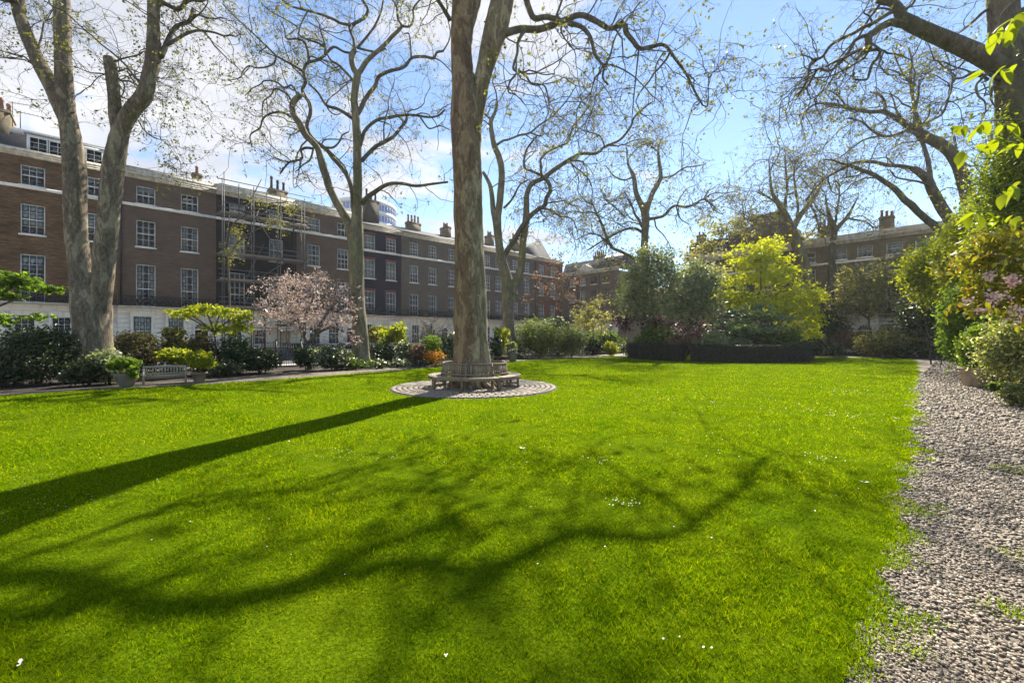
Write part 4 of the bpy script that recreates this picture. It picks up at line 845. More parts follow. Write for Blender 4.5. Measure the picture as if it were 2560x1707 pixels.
GT = 'plane trees of the garden'
def T_central():
    Y = 14.75
    t = thing('plane_tree', 'biggest plane tree with patchy bark whose trunk is ringed by the round bench', 'tree', (TREE1[0], TREE1[1], 0), 0, GT)
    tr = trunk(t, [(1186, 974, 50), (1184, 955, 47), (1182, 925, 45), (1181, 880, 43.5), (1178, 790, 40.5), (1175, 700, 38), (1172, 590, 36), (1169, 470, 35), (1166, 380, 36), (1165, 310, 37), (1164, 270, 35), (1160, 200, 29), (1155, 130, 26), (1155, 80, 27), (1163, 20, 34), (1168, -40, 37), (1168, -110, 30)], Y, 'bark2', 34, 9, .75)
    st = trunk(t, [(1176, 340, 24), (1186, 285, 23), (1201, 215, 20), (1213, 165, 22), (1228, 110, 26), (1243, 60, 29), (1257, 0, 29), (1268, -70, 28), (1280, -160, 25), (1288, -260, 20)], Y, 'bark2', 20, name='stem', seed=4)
    # roots that show under the bench
    for a, l in ((-1.9, .95), (-1.35, 1.05), (-1.0, 1.25), (-.6, 1.1), (-2.5, .9), (.3, .9), (2.8, 1.0)):
        p = np.array([(math.cos(a)*.55, math.sin(a)*.55, .50), (math.cos(a)*.78, math.sin(a)*.78, .2), (math.cos(a+.08)*l, math.sin(a+.08)*l, .0)])
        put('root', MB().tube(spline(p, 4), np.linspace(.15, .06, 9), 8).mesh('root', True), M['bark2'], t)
    put('burl', MB().lathe([(.001, -.5), (.14, -.35), (.2, 0), (.14, .3), (.001, .5)], 14).mesh('burl', True), M['bark'], t, tuple(at(1138, 800, Y)-np.array((TREE1[0], TREE1[1], 0))+np.array((.12, -.1, 0))))
    sk = []
    def lb(P, r0, r1, k, w_=1.0, **kw):
        pts = limb_pts(P, Y, k); s = limb(t, pts, r0*Y/F, r1*Y/F, 'limb', **kw); sk.append((s[0], s[1], w_)); return s
    lb([(1250, 88), (1275, 80), (1305, 73), (1345, 74), (1380, 64), (1410, 52), (1450, 38), (1480, 48), (1505, 62), (1525, 72), (1552, 64), (1563, 60)], 9.2, 6, .25)
    lb([(1563, 62), (1566, 82), (1582, 102), (1600, 122), (1630, 117), (1662, 114), (1690, 150), (1716, 186), (1735, 225), (1757, 264)], 7, 2.2, .3)
    lb([(1420, 58), (1450, 66), (1470, 84), (1480, 105), (1486, 132), (1500, 155), (1510, 166), (1507, 195), (1520, 212)], 6, 2, -.3)
    lb([(1312, 76), (1300, 95), (1294, 112), (1293, 135), (1283, 170), (1292, 182), (1275, 205), (1271, 230), (1290, 236)], 4.5, 1.5, -.4)
    lb([(1296, 176), (1315, 190), (1328, 208), (1360, 214), (1369, 238), (1372, 262)], 3, 1.3, -.2)
    lb([(1310, -20), (1322, 18), (1336, 46), (1365, 43), (1400, 50)], 8, 6, .1)
    lb([(1512, 168), (1525, 140), (1540, 90), (1572, 45), (1600, 5)], 2.6, 1.6, .5)
    lb([(1597, 124), (1590, 190), (1584, 250), (1578, 320)], 2.2, 1.0, .1)
    lb([(1660, 130), (1640, 165), (1640, 210), (1636, 255)], 2.0, 1.0, .1)
    lb([(1757, 264), (1770, 262), (1772, 200), (1790, 175), (1810, 160)], 1.6, 1.0, .2)
    lb([(1126, 52), (1112, 28), (1095, 0), (1080, -30)], 5.5, 4, -.6)
    # crown above: boughs springing from both stems
    top1 = at(1168, -100, Y); top2 = at(1286, -250, Y)
    for (s, az, el, l) in ((top1, 200, 35, 9), (top1, 120, 40, 9), (top1, 285, 30, 10), (top1, 20, 55, 8), (top2, 330, 25, 11), (top2, 15, 25, 10), (top2, 60, 35, 9), (top2, 300, 35, 10), (top2, 90, 70, 8), (top1, 160, 65, 8)):
        az, el = math.radians(az), math.radians(el); D = np.array([[math.cos(az)*math.cos(el), math.sin(az)*math.cos(el), math.sin(el)]])
        p = spline(walk(s[None]-np.array((0, 0, rng.random()*1.5)), D, np.array([l*1.0]), 10, .2, .02)[0], 2)
        s2 = limb(t, p, .09, .025, 'limb'); sk.append((s2[0], s2[1], 1.2))
    twigs(t, sk, 250, 1350, 2400, 3400, 1.15, .09)
T_central()

def plane(label, base_px, Y, trunk_px, stems, limbs, n, mat='barkmid', lm='barkdark', sc=1.0, name='plane_tree', group=GT, leaf=.09, lw=1.0, tm='twig', dr=-.03):
    c = at(base_px, HZ, Y); c[2] = 0
    t = thing(name, label, 'tree', c, 0, group); sk = []
    trunk(t, trunk_px, Y, mat, 18, 7, .25, seed=int(base_px))
    _tp = np.array([at(x, y, Y) for x, y, _ in trunk_px]); _tp = spline(_tp[int(len(_tp)*.62):], 4); sk.append((_tp, np.full(len(_tp), .1), .7))
    for i, s in enumerate(stems): trunk(t, s, Y, mat, 14, name='stem', seed=int(base_px)+i+1); 
    for s in stems:
        P = np.array([at(x, y, Y) for x, y, _ in s]); sk.append((spline(P[len(P)//2:], 4), np.full(4*(len(P)-len(P)//2-1)+1, .1), .5)) if len(P) > 3 else None
    for (P, r0, r1, k) in limbs:
        s = limb(t, limb_pts(P, Y, k), r0*Y/F, r1*Y/F, lm, k=7); sk.append((s[0], s[1], lw))
    twigs(t, sk, *n, sc, leaf, droop=dr, twm=tm); return t
# --- left V-shaped tree
plane('pale V shaped plane tree rising from the shrubs near the small bench', 236, 16.9,
      [(230, 946, 52), (231, 905, 44), (232, 865, 38), (231, 810, 37), (227, 765, 36), (210, 700, 27), (198, 640, 22), (190, 560, 21), (187, 480, 22.5), (184, 400, 21.5), (175, 330, 19), (165, 265, 17.5), (160, 200, 16.5), (157, 120, 16), (157, 60, 16), (155, 0, 15.5), (152, -80, 15), (150, -180, 13)],
      [[(240, 800, 22), (252, 740, 22), (262, 640, 22), (270, 560, 21.5), (278, 470, 22), (291, 380, 21), (306, 320, 18), (330, 275, 17), (360, 238, 17), (372, 190, 15), (383, 145, 16), (384, 80, 13), (384, 15, 12), (384, -70, 12), (380, -160, 9)],
       [(176, 320, 15), (158, 285, 15.5), (133, 225, 15.5), (104, 170, 15), (78, 115, 14), (60, 70, 13), (46, 25, 12), (44, -30, 12), (40, -90, 9)],
       [(296, 330, 14), (289, 290, 13), (286, 240, 13), (280, 190, 12.5), (274, 146, 12.5)]],
      [([(400, 142), (410, 125), (418, 105), (428, 85), (440, 68), (458, 60), (473, 52), (483, 22)], 7, 4, .5),
       ([(418, 112), (440, 100), (460, 88), (480, 80), (500, 77), (536, 82), (560, 90), (580, 88)], 4.5, 2, .7),
       ([(390, 30), (402, 6), (420, 14), (444, 24), (458, 14), (468, -2), (500, 2), (520, -6)], 6, 4, .3),
       ([(50, 25), (35, -2), (15, 2), (-20, -10)], 6, 4, -.4),
       ([(95, 122), (104, 90), (110, 56), (120, 50)], 2.5, 1.5, .4),
       ([(80, 160), (60, 142), (38, 138), (0, 126)], 2.2, 1.2, -.4),
       ([(286, 155), (310, 146), (345, 138), (357, 130), (372, 138)], 2.2, 1.2, .6),
       ([(278, 182), (300, 178), (318, 172), (345, 180)], 2.6, 1.2, .6), ([(278, 188), (250, 184), (225, 182), (195, 170)], 2, 1, -.5),
       ([(290, 190), (310, 210), (308, 232), (300, 245)], 1.8, 1, .4), ([(318, 178), (335, 205), (350, 218)], 1.8, 1, .6), ([(300, 240), (330, 252), (372, 250)], 1.6, 1, .8),
       ([(345, 300), (360, 325), (385, 345), (420, 352)], 1.6, .9, .6),
       ([(384, -40), (430, -70), (480, -110)], 9, 4, .5), ([(380, -100), (330, -150), (300, -220)], 8, 4, -.3), ([(152, -120), (90, -170), (40, -200)], 9, 4, -.3), ([(150, -150), (200, -210), (240, -260)], 8, 4, .4)],
      (230, 1500, 2600, 3600), 'bark', 'limb', 1.0, leaf=.085)
# --- second tree
plane('slender plane tree behind the pink cherry with a tall straight stem', 904, 24.6,
      [(903, 918, 27), (903, 895, 22), (902, 860, 19.5), (897, 780, 17), (893, 720, 16.5), (891, 650, 18), (889, 590, 17), (893, 530, 12), (895, 480, 10.5), (894, 420, 10.5), (893, 350, 10), (890, 300, 9.5), (886, 250, 8.8), (889, 215, 8.5), (893, 188, 8.5), (884, 172, 7), (879, 152, 7), (880, 138, 7), (888, 125, 6)],
      [[(884, 610, 13), (872, 565, 11), (855, 528, 10), (838, 500, 9.5), (824, 470, 9.5), (814, 438, 9), (806, 412, 9), (800, 390, 8), (793, 370, 7.5), (778, 352, 7.5), (764, 338, 8), (750, 310, 8.5), (736, 290, 7), (731, 268, 7), (738, 250, 7), (752, 238, 6)],
       [(893, 190, 6), (905, 172, 6), (915, 156, 6), (928, 142, 5.5), (948, 125, 5), (966, 108, 4.5), (980, 92, 4.5), (995, 78, 4), (1006, 64, 3.5)]],
      [([(888, 560), (884, 520), (880, 475), (868, 440), (848, 412), (832, 395), (820, 378), (806, 366), (790, 355), (772, 333), (768, 310), (776, 285), (775, 262), (762, 240), (756, 225), (764, 208)], 6.5, 4.5, .25),
       ([(764, 208), (760, 180), (764, 165), (772, 156), (795, 150), (813, 137), (834, 118), (860, 130), (880, 132), (890, 120)], 4.5, 2.5, .3),
       ([(762, 182), (750, 174), (735, 165), (722, 158), (691, 140), (670, 120), (657, 108), (621, 73), (590, 45), (556, 10)], 3.2, 1.5, -.3),
       ([(691, 140), (685, 158), (665, 168), (640, 170), (622, 165), (606, 180), (600, 195), (570, 202)], 2.4, 1, -.3),
       ([(813, 137), (812, 112), (802, 78), (798, 60), (790, 48)], 3, 1.5, .2), ([(772, 156), (770, 130), (760, 105), (740, 98), (716, 97), (712, 75), (700, 50)], 3.4, 1.6, .2),
       ([(810, 118), (795, 108), (770, 100), (748, 88), (748, 75), (735, 62), (700, 42), (665, 20), (640, -10)], 2.8, 1.4, .4),
       ([(881, 296), (862, 283), (842, 272), (818, 265), (806, 250), (795, 232), (772, 210)], 4.5, 2.5, .2),
       ([(884, 204), (875, 192), (862, 178), (845, 162), (828, 152), (818, 136)], 3.6, 2.4, .3),
       ([(893, 287), (904, 268), (912, 250), (925, 232), (940, 212), (943, 200), (952, 188), (977, 177), (1000, 172), (1016, 163), (1030, 145), (1060, 142), (1084, 146), (1092, 132), (1108, 128)], 6, 3, .35),
       ([(900, 365), (906, 345), (912, 328), (926, 312), (948, 298), (975, 294), (1000, 289), (1033, 288), (1060, 292), (1080, 293), (1098, 288), (1112, 275)], 5, 2.4, .4),
       ([(905, 402), (920, 385), (940, 366), (960, 356), (985, 340), (1003, 318), (1014, 305), (1019, 292)], 5.5, 3.5, .6),
       ([(1050, 292), (1062, 310), (1075, 322), (1100, 315), (1125, 325)], 2.4, 1.3, .3),
       ([(905, 510), (920, 492), (940, 478), (958, 466), (978, 459), (1005, 459), (1040, 465), (1080, 460), (1120, 455)], 6.5, 2.5, -.3),
       ([(727, 293), (710, 283), (692, 281), (670, 287), (656, 300), (650, 320), (630, 333), (625, 345), (630, 368)], 3, 1.3, -.3),
       ([(732, 260), (720, 238), (705, 228), (688, 222), (676, 240), (658, 255), (655, 290)], 2.8, 1.2, .2), ([(745, 240), (730, 214), (712, 220), (690, 205), (662, 202), (650, 212), (630, 222), (612, 240)], 2.6, 1, -.2),
       ([(785, 372), (765, 370), (753, 376), (756, 395), (740, 402), (725, 405), (712, 418), (700, 435)], 3.4, 2, -.3), ([(783, 375), (775, 400), (758, 412), (742, 428)], 2.4, 1.4, .2),
       ([(815, 370), (835, 368), (850, 352), (856, 338), (872, 330)], 3, 1.6, .5), ([(820, 375), (842, 395), (860, 415), (872, 438)], 2.4, 1.3, .4),
       ([(886, 125), (884, 100), (876, 80), (872, 62)], 4, 3, .2), ([(880, 62), (900, 52), (915, 40), (919, 22), (905, 0), (895, -15)], 4, 3.5, .2), ([(878, 64), (850, 58), (836, 50), (800, 36), (760, 25), (725, 15), (700, -5)], 3.5, 2, -.2),
       ([(1005, 66), (1025, 66), (1034, 45), (1034, 20), (1060, -10)], 3, 2, .3), ([(1004, 64), (994, 45), (992, 20), (975, -10)], 3, 2, -.2), ([(893, 120), (925, 128), (945, 130), (965, 122)], 3, 2, .2), ([(1028, 145), (1026, 110), (1022, 85), (1010, 85)], 2.2, 1.3, -.2),
       ([(893, 120), (915, 95), (940, 60), (955, 20), (960, -20)], 3.4, 2.2, .4)],
      (330, 2200, 3600, 4200), 'barkmid', 'barkdark', 1.15, leaf=.10)
# --- third tree, behind the centre trunk
plane('forked plane tree beyond the round bench with a looping bough', 1274, 36.0,
      [(1274, 897, 26), (1273, 870, 19), (1272, 820, 15), (1270, 760, 15), (1270, 720, 17), (1262, 680, 13), (1252, 640, 11), (1246, 590, 9.5), (1245, 545, 8.5), (1250, 500, 8.5), (1254, 430, 8), (1247, 392, 7.5), (1236, 365, 7), (1230, 335, 6), (1227, 306, 5.5), (1238, 280, 4), (1243, 258, 3.5)],
      [[(1276, 735, 13), (1288, 706, 10), (1302, 672, 9.5), (1306, 630, 9), (1308, 600, 8.5), (1313, 565, 8.5), (1316, 525, 8), (1318, 486, 6.5), (1330, 460, 6), (1358, 446, 5.5), (1385, 425, 5.5), (1420, 401, 5)],
       [(1250, 660, 8), (1240, 560, 8), (1233, 524, 7), (1230, 490, 6), (1224, 460, 5), (1208, 430, 4)]],
      [([(1258, 648), (1270, 622), (1284, 603), (1305, 566), (1328, 538), (1345, 524), (1361, 514), (1366, 495), (1376, 476), (1370, 455), (1353, 438)], 7, 4.5, -.1),
       ([(1353, 438), (1330, 428), (1312, 420), (1311, 395), (1318, 372), (1330, 355), (1344, 338)], 3.6, 2, .2), ([(1352, 436), (1352, 410), (1352, 398), (1372, 378), (1400, 366), (1421, 354), (1431, 320), (1450, 295), (1468, 272), (1490, 240), (1520, 210)], 3.6, 1.6, .3),
       ([(1420, 401), (1454, 384), (1490, 384), (1512, 367), (1550, 350), (1576, 318), (1585, 295), (1610, 270), (1632, 254)], 4.5, 2, .2), ([(1400, 412), (1430, 402), (1455, 404), (1460, 410)], 3, 2, .1),
       ([(1240, 364), (1258, 352), (1272, 349), (1300, 338), (1325, 332), (1350, 312), (1380, 292), (1412, 258), (1437, 221)], 3.2, 1.5, .2), ([(1228, 300), (1215, 288), (1205, 280)], 3, 2, .1),
       ([(1260, 520), (1275, 505), (1285, 490), (1300, 462), (1320, 450)], 3.2, 2, .2), ([(1350, 520), (1375, 525), (1400, 540), (1430, 548), (1445, 580)], 3, 1.4, .3),
       ([(1243, 258), (1240, 230), (1232, 205), (1240, 170)], 2.4, 1.2, .2), ([(1420, 401), (1440, 420), (1465, 440), (1480, 470), (1478, 520)], 2.4, 1, .3), ([(1325, 332), (1350, 340), (1362, 334)], 2.2, 1.5, .1), ([(1512, 367), (1500, 340), (1470, 330), (1440, 318)], 2.2, 1.2, .2)],
      (260, 1700, 2600, 3000), 'barkmid', 'barkdark', 1.5, leaf=.13)
# --- distant trees in the sky gap
plane('plane tree standing above the grey green small trees', 1612, 47.0,
      [(1628, 885, 14), (1626, 800, 12), (1616, 700, 10.5), (1610, 640, 9.5), (1612, 590, 9), (1614, 550, 9.5), (1611, 525, 10), (1600, 505, 7), (1590, 480, 6), (1584, 442, 5), (1570, 410, 2.6), (1566, 370, 1.0)],
      [[(1612, 540, 7), (1622, 508, 6.5), (1632, 482, 6), (1645, 460, 5.5), (1652, 440, 5), (1648, 405, 4), (1646, 370, 2.6), (1658, 340, 1.0)]],
      [([(1620, 548), (1640, 545), (1660, 539), (1675, 522), (1690, 514), (1717, 518), (1740, 508), (1758, 498), (1775, 508), (1790, 520)], 4.5, 2, .2), ([(1606, 568), (1596, 548), (1588, 537), (1582, 520), (1576, 504)], 4, 2, -.1),
       ([(1604, 580), (1590, 572), (1570, 572), (1547, 580), (1520, 595), (1500, 606), (1468, 626)], 4, 1.8, .2), ([(1592, 650), (1570, 638), (1550, 628), (1528, 616), (1510, 575), (1500, 550), (1491, 533), (1480, 506)], 5, 2, -.2),
       ([(1652, 445), (1680, 440), (1710, 420), (1740, 416), (1760, 412)], 2.6, 1.2, .2), ([(1584, 442), (1560, 450), (1535, 440), (1515, 415)], 2.6, 1.3, -.2), ([(1560, 540), (1540, 520), (1515, 500), (1500, 470)], 2.4, 1.2, .2), ([(1646, 380), (1620, 360), (1600, 350)], 2.2, 1, .2), ([(1528, 616), (1500, 590), (1470, 585), (1440, 600)], 2.4, 1, .2), ([(1690, 514), (1700, 545), (1720, 560)], 2.2, 1, .2)],
      (260, 1600, 2600, 3600), 'barkmid', 'barkdark', 1.9, leaf=.17, tm='twig')
plane('leaning plane tree in front of the far row of houses', 2020, 49.0,
      [(2040, 880, 16), (2034, 780, 14), (2022, 705, 12.5), (2006, 650, 12), (1992, 610, 12), (1976, 570, 11), (1964, 538, 8), (1945, 508, 6), (1930, 480, 4), (1925, 440, 2.2), (1922, 400, .9)],
      [[(1978, 578, 8), (1990, 556, 7), (2003, 535, 6), (2025, 508, 5), (2050, 470, 2.6), (2063, 440, 1.0)]],
      [([(1964, 538), (1962, 510), (1968, 470), (1965, 430), (1962, 390)], 4, 2, .2), ([(1945, 508), (1915, 490), (1895, 475)], 3, 1.6, .1), ([(1972, 566), (1940, 548), (1905, 540), (1880, 552), (1860, 545)], 3.6, 1.5, -.2), ([(1990, 556), (1995, 520), (1990, 480), (1985, 440), (1990, 400)], 3.4, 1.6, .1), ([(2025, 508), (2040, 540), (2050, 580)], 3, 1.5, .2), ([(1982, 600), (1962, 585), (1935, 570), (1915, 560)], 4, 2, .2)],
      (210, 1300, 2200, 3000), 'barkmid', 'barkdark', 1.9, leaf=.17)
plane('slim dark stemmed tree between the leaning plane and the dark evergreen', 2082, 50.0,
      [(2078, 880, 10), (2080, 780, 9), (2080, 700, 8.5), (2081, 620, 7.5), (2086, 574, 7), (2075, 545, 5), (2068, 520, 3), (2062, 480, .9)],
      [[(2086, 580, 6), (2102, 560, 5), (2116, 545, 4.5), (2130, 522, 2.6), (2146, 490, 1.0)]],
      [([(2090, 595), (2130, 598), (2165, 592), (2190, 600), (2215, 620)], 4.5, 2, -.2), ([(2075, 545), (2050, 530), (2030, 500)], 2.6, 1.2, .2), ([(2116, 545), (2140, 550), (2165, 555), (2190, 570), (2210, 548)], 2.6, 1.2, .2), ([(2086, 574), (2092, 530), (2098, 490), (2096, 450)], 3, 1.5, .2)],
      (150, 1000, 1600, 1700), 'barkdark', 'barkdark', 1.7, leaf=.16)
plane('many limbed arching plane tree whose boughs sweep over the far walk', 2400, 34.0,
      [(2470, 890, 20), (2462, 760, 18), (2452, 640, 17), (2440, 570, 16), (2427, 520, 15), (2415, 470, 14), (2400, 425, 13), (2385, 395, 12.5), (2368, 374, 12), (2340, 355, 11.5), (2312, 342, 11), (2292, 328, 9), (2270, 312, 7.5)],
      [[(2440, 700, 14), (2400, 590, 13), (2375, 550, 12), (2358, 525, 12), (2345, 500, 11), (2330, 474, 10.5), (2320, 450, 10), (2300, 432, 8.5), (2282, 421, 7)],
       [(2430, 700, 9), (2350, 580, 8.5), (2315, 548, 8), (2295, 530, 7.5), (2278, 512, 7.5), (2262, 500, 7), (2245, 480, 6.5), (2228, 465, 6), (2205, 450, 5.5), (2182, 436, 5), (2150, 424, 4.5), (2121, 412, 4)]],
      [([(2290, 328), (2268, 315), (2246, 299), (2228, 288), (2206, 279), (2180, 280), (2151, 276), (2117, 269), (2090, 262), (2072, 260), (2050, 258), (2030, 265), (2012, 280), (1998, 290)], 6.5, 2, .1),
       ([(2212, 279), (2212, 260), (2206, 245), (2195, 235), (2175, 230)], 4, 2, -.2), ([(2262, 312), (2255, 295), (2244, 285), (2235, 255), (2225, 230)], 3, 1.4, .2), ([(2330, 352), (2300, 340), (2270, 328), (2230, 340), (2200, 338), (2175, 322), (2155, 305), (2120, 295)], 4.5, 1.8, -.2),
       ([(2200, 340), (2160, 350), (2130, 370), (2105, 390)], 2.6, 1.2, -.2),
       ([(2282, 421), (2250, 415), (2219, 413), (2185, 405), (2151, 405), (2120, 413), (2100, 425), (2080, 436), (2063, 446), (2048, 460), (2032, 478), (2015, 500)], 5, 2, .1),
       ([(2328, 470), (2325, 440), (2320, 405), (2314, 380), (2304, 352)], 6, 4, .1), ([(2310, 350), (2305, 330), (2300, 310), (2290, 285), (2284, 260), (2280, 225), (2276, 190), (2280, 155), (2272, 120)], 5, 2, .1), ([(2290, 330), (2286, 300), (2290, 270), (2296, 240), (2298, 200)], 4, 1.6, -.1),
       ([(2330, 468), (2300, 455), (2270, 450), (2240, 443), (2225, 425)], 3, 1.4, -.2), ([(2121, 412), (2100, 408), (2080, 400), (2060, 400)], 3.4, 1.6, .1), ([(2280, 212), (2260, 190), (2245, 160), (2230, 120)], 2.6, 1.2, .2), ([(2300, 320), (2330, 300), (2355, 285), (2370, 250), (2375, 220), (2390, 190)], 3.4, 1.8, -.2),
       ([(2182, 436), (2165, 430), (2140, 440), (2110, 445)], 2.6, 1.3, .2), ([(2117, 269), (2100, 245), (2080, 230), (2065, 225)], 2.4, 1.1, .1), ([(2400, 430), (2395, 400), (2388, 360), (2380, 330)], 3.4, 1.8, .2), ([(2420, 560), (2440, 520), (2460, 440), (2475, 380), (2480, 330)], 7, 3, .1)],
      (330, 2100, 3300, 4600), 'barkdark', 'barkdark', 1.45, leaf=.12)
# --- big dark tree at the edge with a heavy bough
tr9 = plane('big dark ivy footed plane tree by the walk with a heavy leaning bough', 2540, 14.5,
      [(2560, 980, 46), (2556, 800, 42), (2552, 600, 38), (2548, 450, 36), (2540, 330, 34), (2534, 240, 33), (2525, 160, 31), (2514, 80, 29), (2508, 0, 29), (2500, -90, 28), (2490, -180, 24)],
      [[(2545, 205, 22), (2500, 170, 21), (2455, 142, 20), (2415, 122, 19), (2370, 102, 18), (2338, 88, 17), (2300, 71, 16), (2270, 56, 15), (2250, 38, 11), (2244, 18, 9.5), (2230, 8, 8.5), (2210, 4, 8), (2192, 2, 6)]],
      [([(2275, 60), (2252, 60), (2232, 56), (2215, 62), (2200, 70), (2185, 82), (2172, 90), (2172, 108), (2172, 126)], 9.5, 7, -.1),
       ([(2172, 88), (2155, 92), (2136, 104), (2128, 120), (2116, 138), (2098, 160), (2078, 176), (2060, 176), (2046, 172), (2034, 190), (2022, 212), (2014, 224)], 4.5, 2.6, .2),
       ([(2252, 34), (2232, 30), (2206, 44), (2185, 58), (2160, 68), (2130, 86), (2106, 96), (2085, 108), (2072, 120), (2060, 138), (2050, 146), (2034, 150), (2024, 168), (2020, 190), (2012, 212), (1996, 238)], 5, 2.6, .2),
       ([(2172, 126), (2150, 126), (2128, 136), (2110, 146), (2088, 155), (2064, 167)], 5, 2.4, -.1), ([(2172, 126), (2200, 126), (2192, 148), (2182, 158), (2174, 180), (2168, 198), (2150, 200), (2134, 198), (2136, 182)], 4.2, 2, .2), ([(2172, 128), (2152, 140), (2140, 150)], 4, 2.2, -.2),
       ([(2034, 150), (2020, 142), (2000, 138)], 2, 1.4, .1), ([(2105, 96), (2120, 70), (2150, 40), (2170, 10), (2180, -20)], 2, 1.4, .3), ([(2180, 55), (2172, 40), (2160, 32), (2170, 10)], 2.2, 1.5, .1), ([(2245, 34), (2262, 24), (2280, 12), (2292, -8)], 4, 3, .2), ([(2240, 32), (2215, 22), (2185, 24), (2172, 32)], 2.6, 1.6, .2),
       ([(2510, 8), (2480, 20), (2460, 30), (2440, 48), (2420, 66), (2408, 72)], 4.5, 2.5, .3),
       ([(2500, 200), (2470, 185), (2452, 200), (2440, 215), (2446, 240), (2462, 255), (2464, 280)], 4.5, 1.2, -.4), ([(2470, 200), (2440, 180), (2405, 195), (2382, 200), (2378, 225), (2370, 245), (2352, 270), (2345, 285)], 3.4, 1.0, -.5), ([(2510, 240), (2485, 215), (2478, 235), (2480, 255), (2490, 270)], 4, 1.2, -.3), ([(2420, 140), (2405, 160), (2385, 175), (2360, 168), (2342, 150)], 2.2, 1.2, -.3),
       ([(2498, -90), (2440, -130), (2380, -150), (2300, -180)], 12, 5, -.2), ([(2494, -140), (2560, -200), (2640, -240)], 12, 5, .2), ([(2490, -160), (2460, -260), (2440, -340)], 14, 6, .5), ([(2520, 60), (2570, 20), (2640, -20)], 12, 5, -.3)],
      (170, 900, 1500, 1600), 'barkdark', 'barkdark', .85, leaf=.08, lw=.7)

# ------------------------------------------------------------------ SHRUBS AND SMALL TREES
def clumped(blobs, ncl, per, cr, shell=.35, flat=1.0):
    B = np.array(blobs, float); a = (B[:, 3]*B[:, 4]*B[:, 5])**.66; ix = rng.choice(len(B), ncl, p=a/a.sum())
    d = rng.normal(size=(ncl, 3)); d /= np.linalg.norm(d, axis=1)[:, None]; r = (rng.random((ncl, 1)))**shell
    C = B[ix, :3]+d*r*B[ix, 3:6]; O = np.repeat(d, per, 0)
    s = np.repeat(cr*(.6+.8*rng.random((ncl, 1))), per, 0)
    P = np.repeat(C, per, 0)+rng.normal(size=(ncl*per, 3))*s*np.array((1, 1, flat))
    k = P[:, 2] > .03; return P[k], O[k]
def plant(name, label, cat, c, blobs, n, size, mat, stems=(), group=None, cr=None, per=14, shell=.35, flat=1.0, aspect=.55, up=.5, outw=.7, fine=False, extra=None, stem_mat='stem', trunk_r=.03, close=False):
    c = np.array((c[0], c[1], 0.0)); t = thing(name, label, cat, c, 0, group)
    B = np.array(blobs, float); mr = float(np.mean(B[:, 3:6].min(1))); cr = cr or mr*.2; n = int(n*1.25); size = size*(1.22 if fine else 1.65)
    if c[1] > 28 and not close: n = int(n*.68); size = size*1.42
    P, O = clumped(blobs, max(8, n//per), per, cr, shell, flat)
    V, Q = leaves(P, size, aspect, up, O*outw, fine)
    put('foliage', np_mesh('foliage', V-c, Q), M[mat], t, kind='stuff' if False else None)
    if extra:
        for (en, em, cnt, es) in extra:
            P, O = clumped(blobs, max(6, cnt//6), 6, cr*.5, .12, flat); V, Q = leaves(P, es, .8, .3, O, False)
            put(en, np_mesh(en, V-c, Q), M[em], t, kind='stuff')
    for s in stems:
        s = np.array(s, float); s = s-c if s.shape[1] == 3 else s
        put('trunk' if trunk_r > .05 else 'stem', MB().tube(spline(s, 4), np.linspace(trunk_r, trunk_r*.45, (len(s)-1)*4+1), 7).mesh('stem', True), M[stem_mat], t)
    return t
def lump(c, rx, ry, rz, k=5, f=.62, sd=0):
    """a main ellipsoid broken into overlapping lobes"""
    lr = np.random.default_rng(sd); out = [(c[0], c[1], c[2], rx*.8, ry*.8, rz*.82)]
    for i in range(k):
        d = lr.normal(size=3); d /= np.linalg.norm(d); d[2] = abs(d[2])*.9-.25; q = f*(.75+.5*lr.random())
        out.append((c[0]+d[0]*rx*(1-q*.75), c[1]+d[1]*ry*(1-q*.75), c[2]+d[2]*rz*(1-q*.75), rx*q, ry*q, rz*q))
    return out
def shrub(label, px, Y, wpx, top, mat, n, size, bottom=None, name='shrub', cat='shrub', k=5, dep=.8, sd=None, group=None, **kw):
    c = at(px, HZ, Y); zt = H+(HZ-top)*Y/F; zb = 0 if bottom is None else max(0, H+(HZ-bottom)*Y/F)
    rx = wpx/2*Y/F; rz = (zt-zb)/2*1.04
    B = lump((c[0], c[1], (zt+zb)/2), rx, rx*dep, rz, k, .62, abs(int(px)) if sd is None else sd)
    st = []
    for i in range(4):
        a = rng.random()*6.28; st.append([(c[0]+.12*math.cos(a)*rx, c[1]+.12*math.sin(a)*rx, 0), (c[0]+.3*rx*math.cos(a), c[1]+.3*rx*math.sin(a), (zt+zb)*.3), (c[0]+.5*rx*math.cos(a), c[1]+.5*rx*math.sin(a), (zt+zb)*.55)])
    return plant(name, label, cat, c, B, n, size, mat, kw.pop('stems', st), group, **kw)
def bl(px, py, Y, wpx, hpx, dep=.8):
    c = at(px, py, Y); return (c[0], c[1], c[2], wpx/2*Y/F, wpx/2*Y/F*dep, hpx/2*Y/F)

# left border ------------------------------------------------------
GS = 'shrubs in the border below the long terrace'
shrub('large dark glossy evergreen shrub beside the V shaped tree', 95, 15.9, 215, 822, 'l_dark', 9000, .085, group=GS, fine=True, stem_mat='stem')
shrub('dark evergreen shrub at the very end of the border', -75, 15.4, 150, 860, 'l_yew', 3000, .08, group=GS)
shrub('low dark evergreen filling the border under the laurel', 20, 15.0, 130, 905, 'l_dark', 2600, .075, group=GS)
shrub('leafy shrub with pale leaf tips at the foot of the V shaped tree', 272, 15.9, 110, 878, 'l_grey', 2600, .085, group=GS)
shrub('dark low shrub with plum tint around the foot of the V shaped tree', 215, 15.3, 100, 888, 'l_dark', 2600, .08, group=GS, fine=True)
shrub('clipped dome shaped shrub with bronze tips behind the small bench', 338, 18.2, 128, 820, 'l_brown', 6500, .055, name='topiary', group=GS, k=2, shell=.16, per=8, cr=.07)
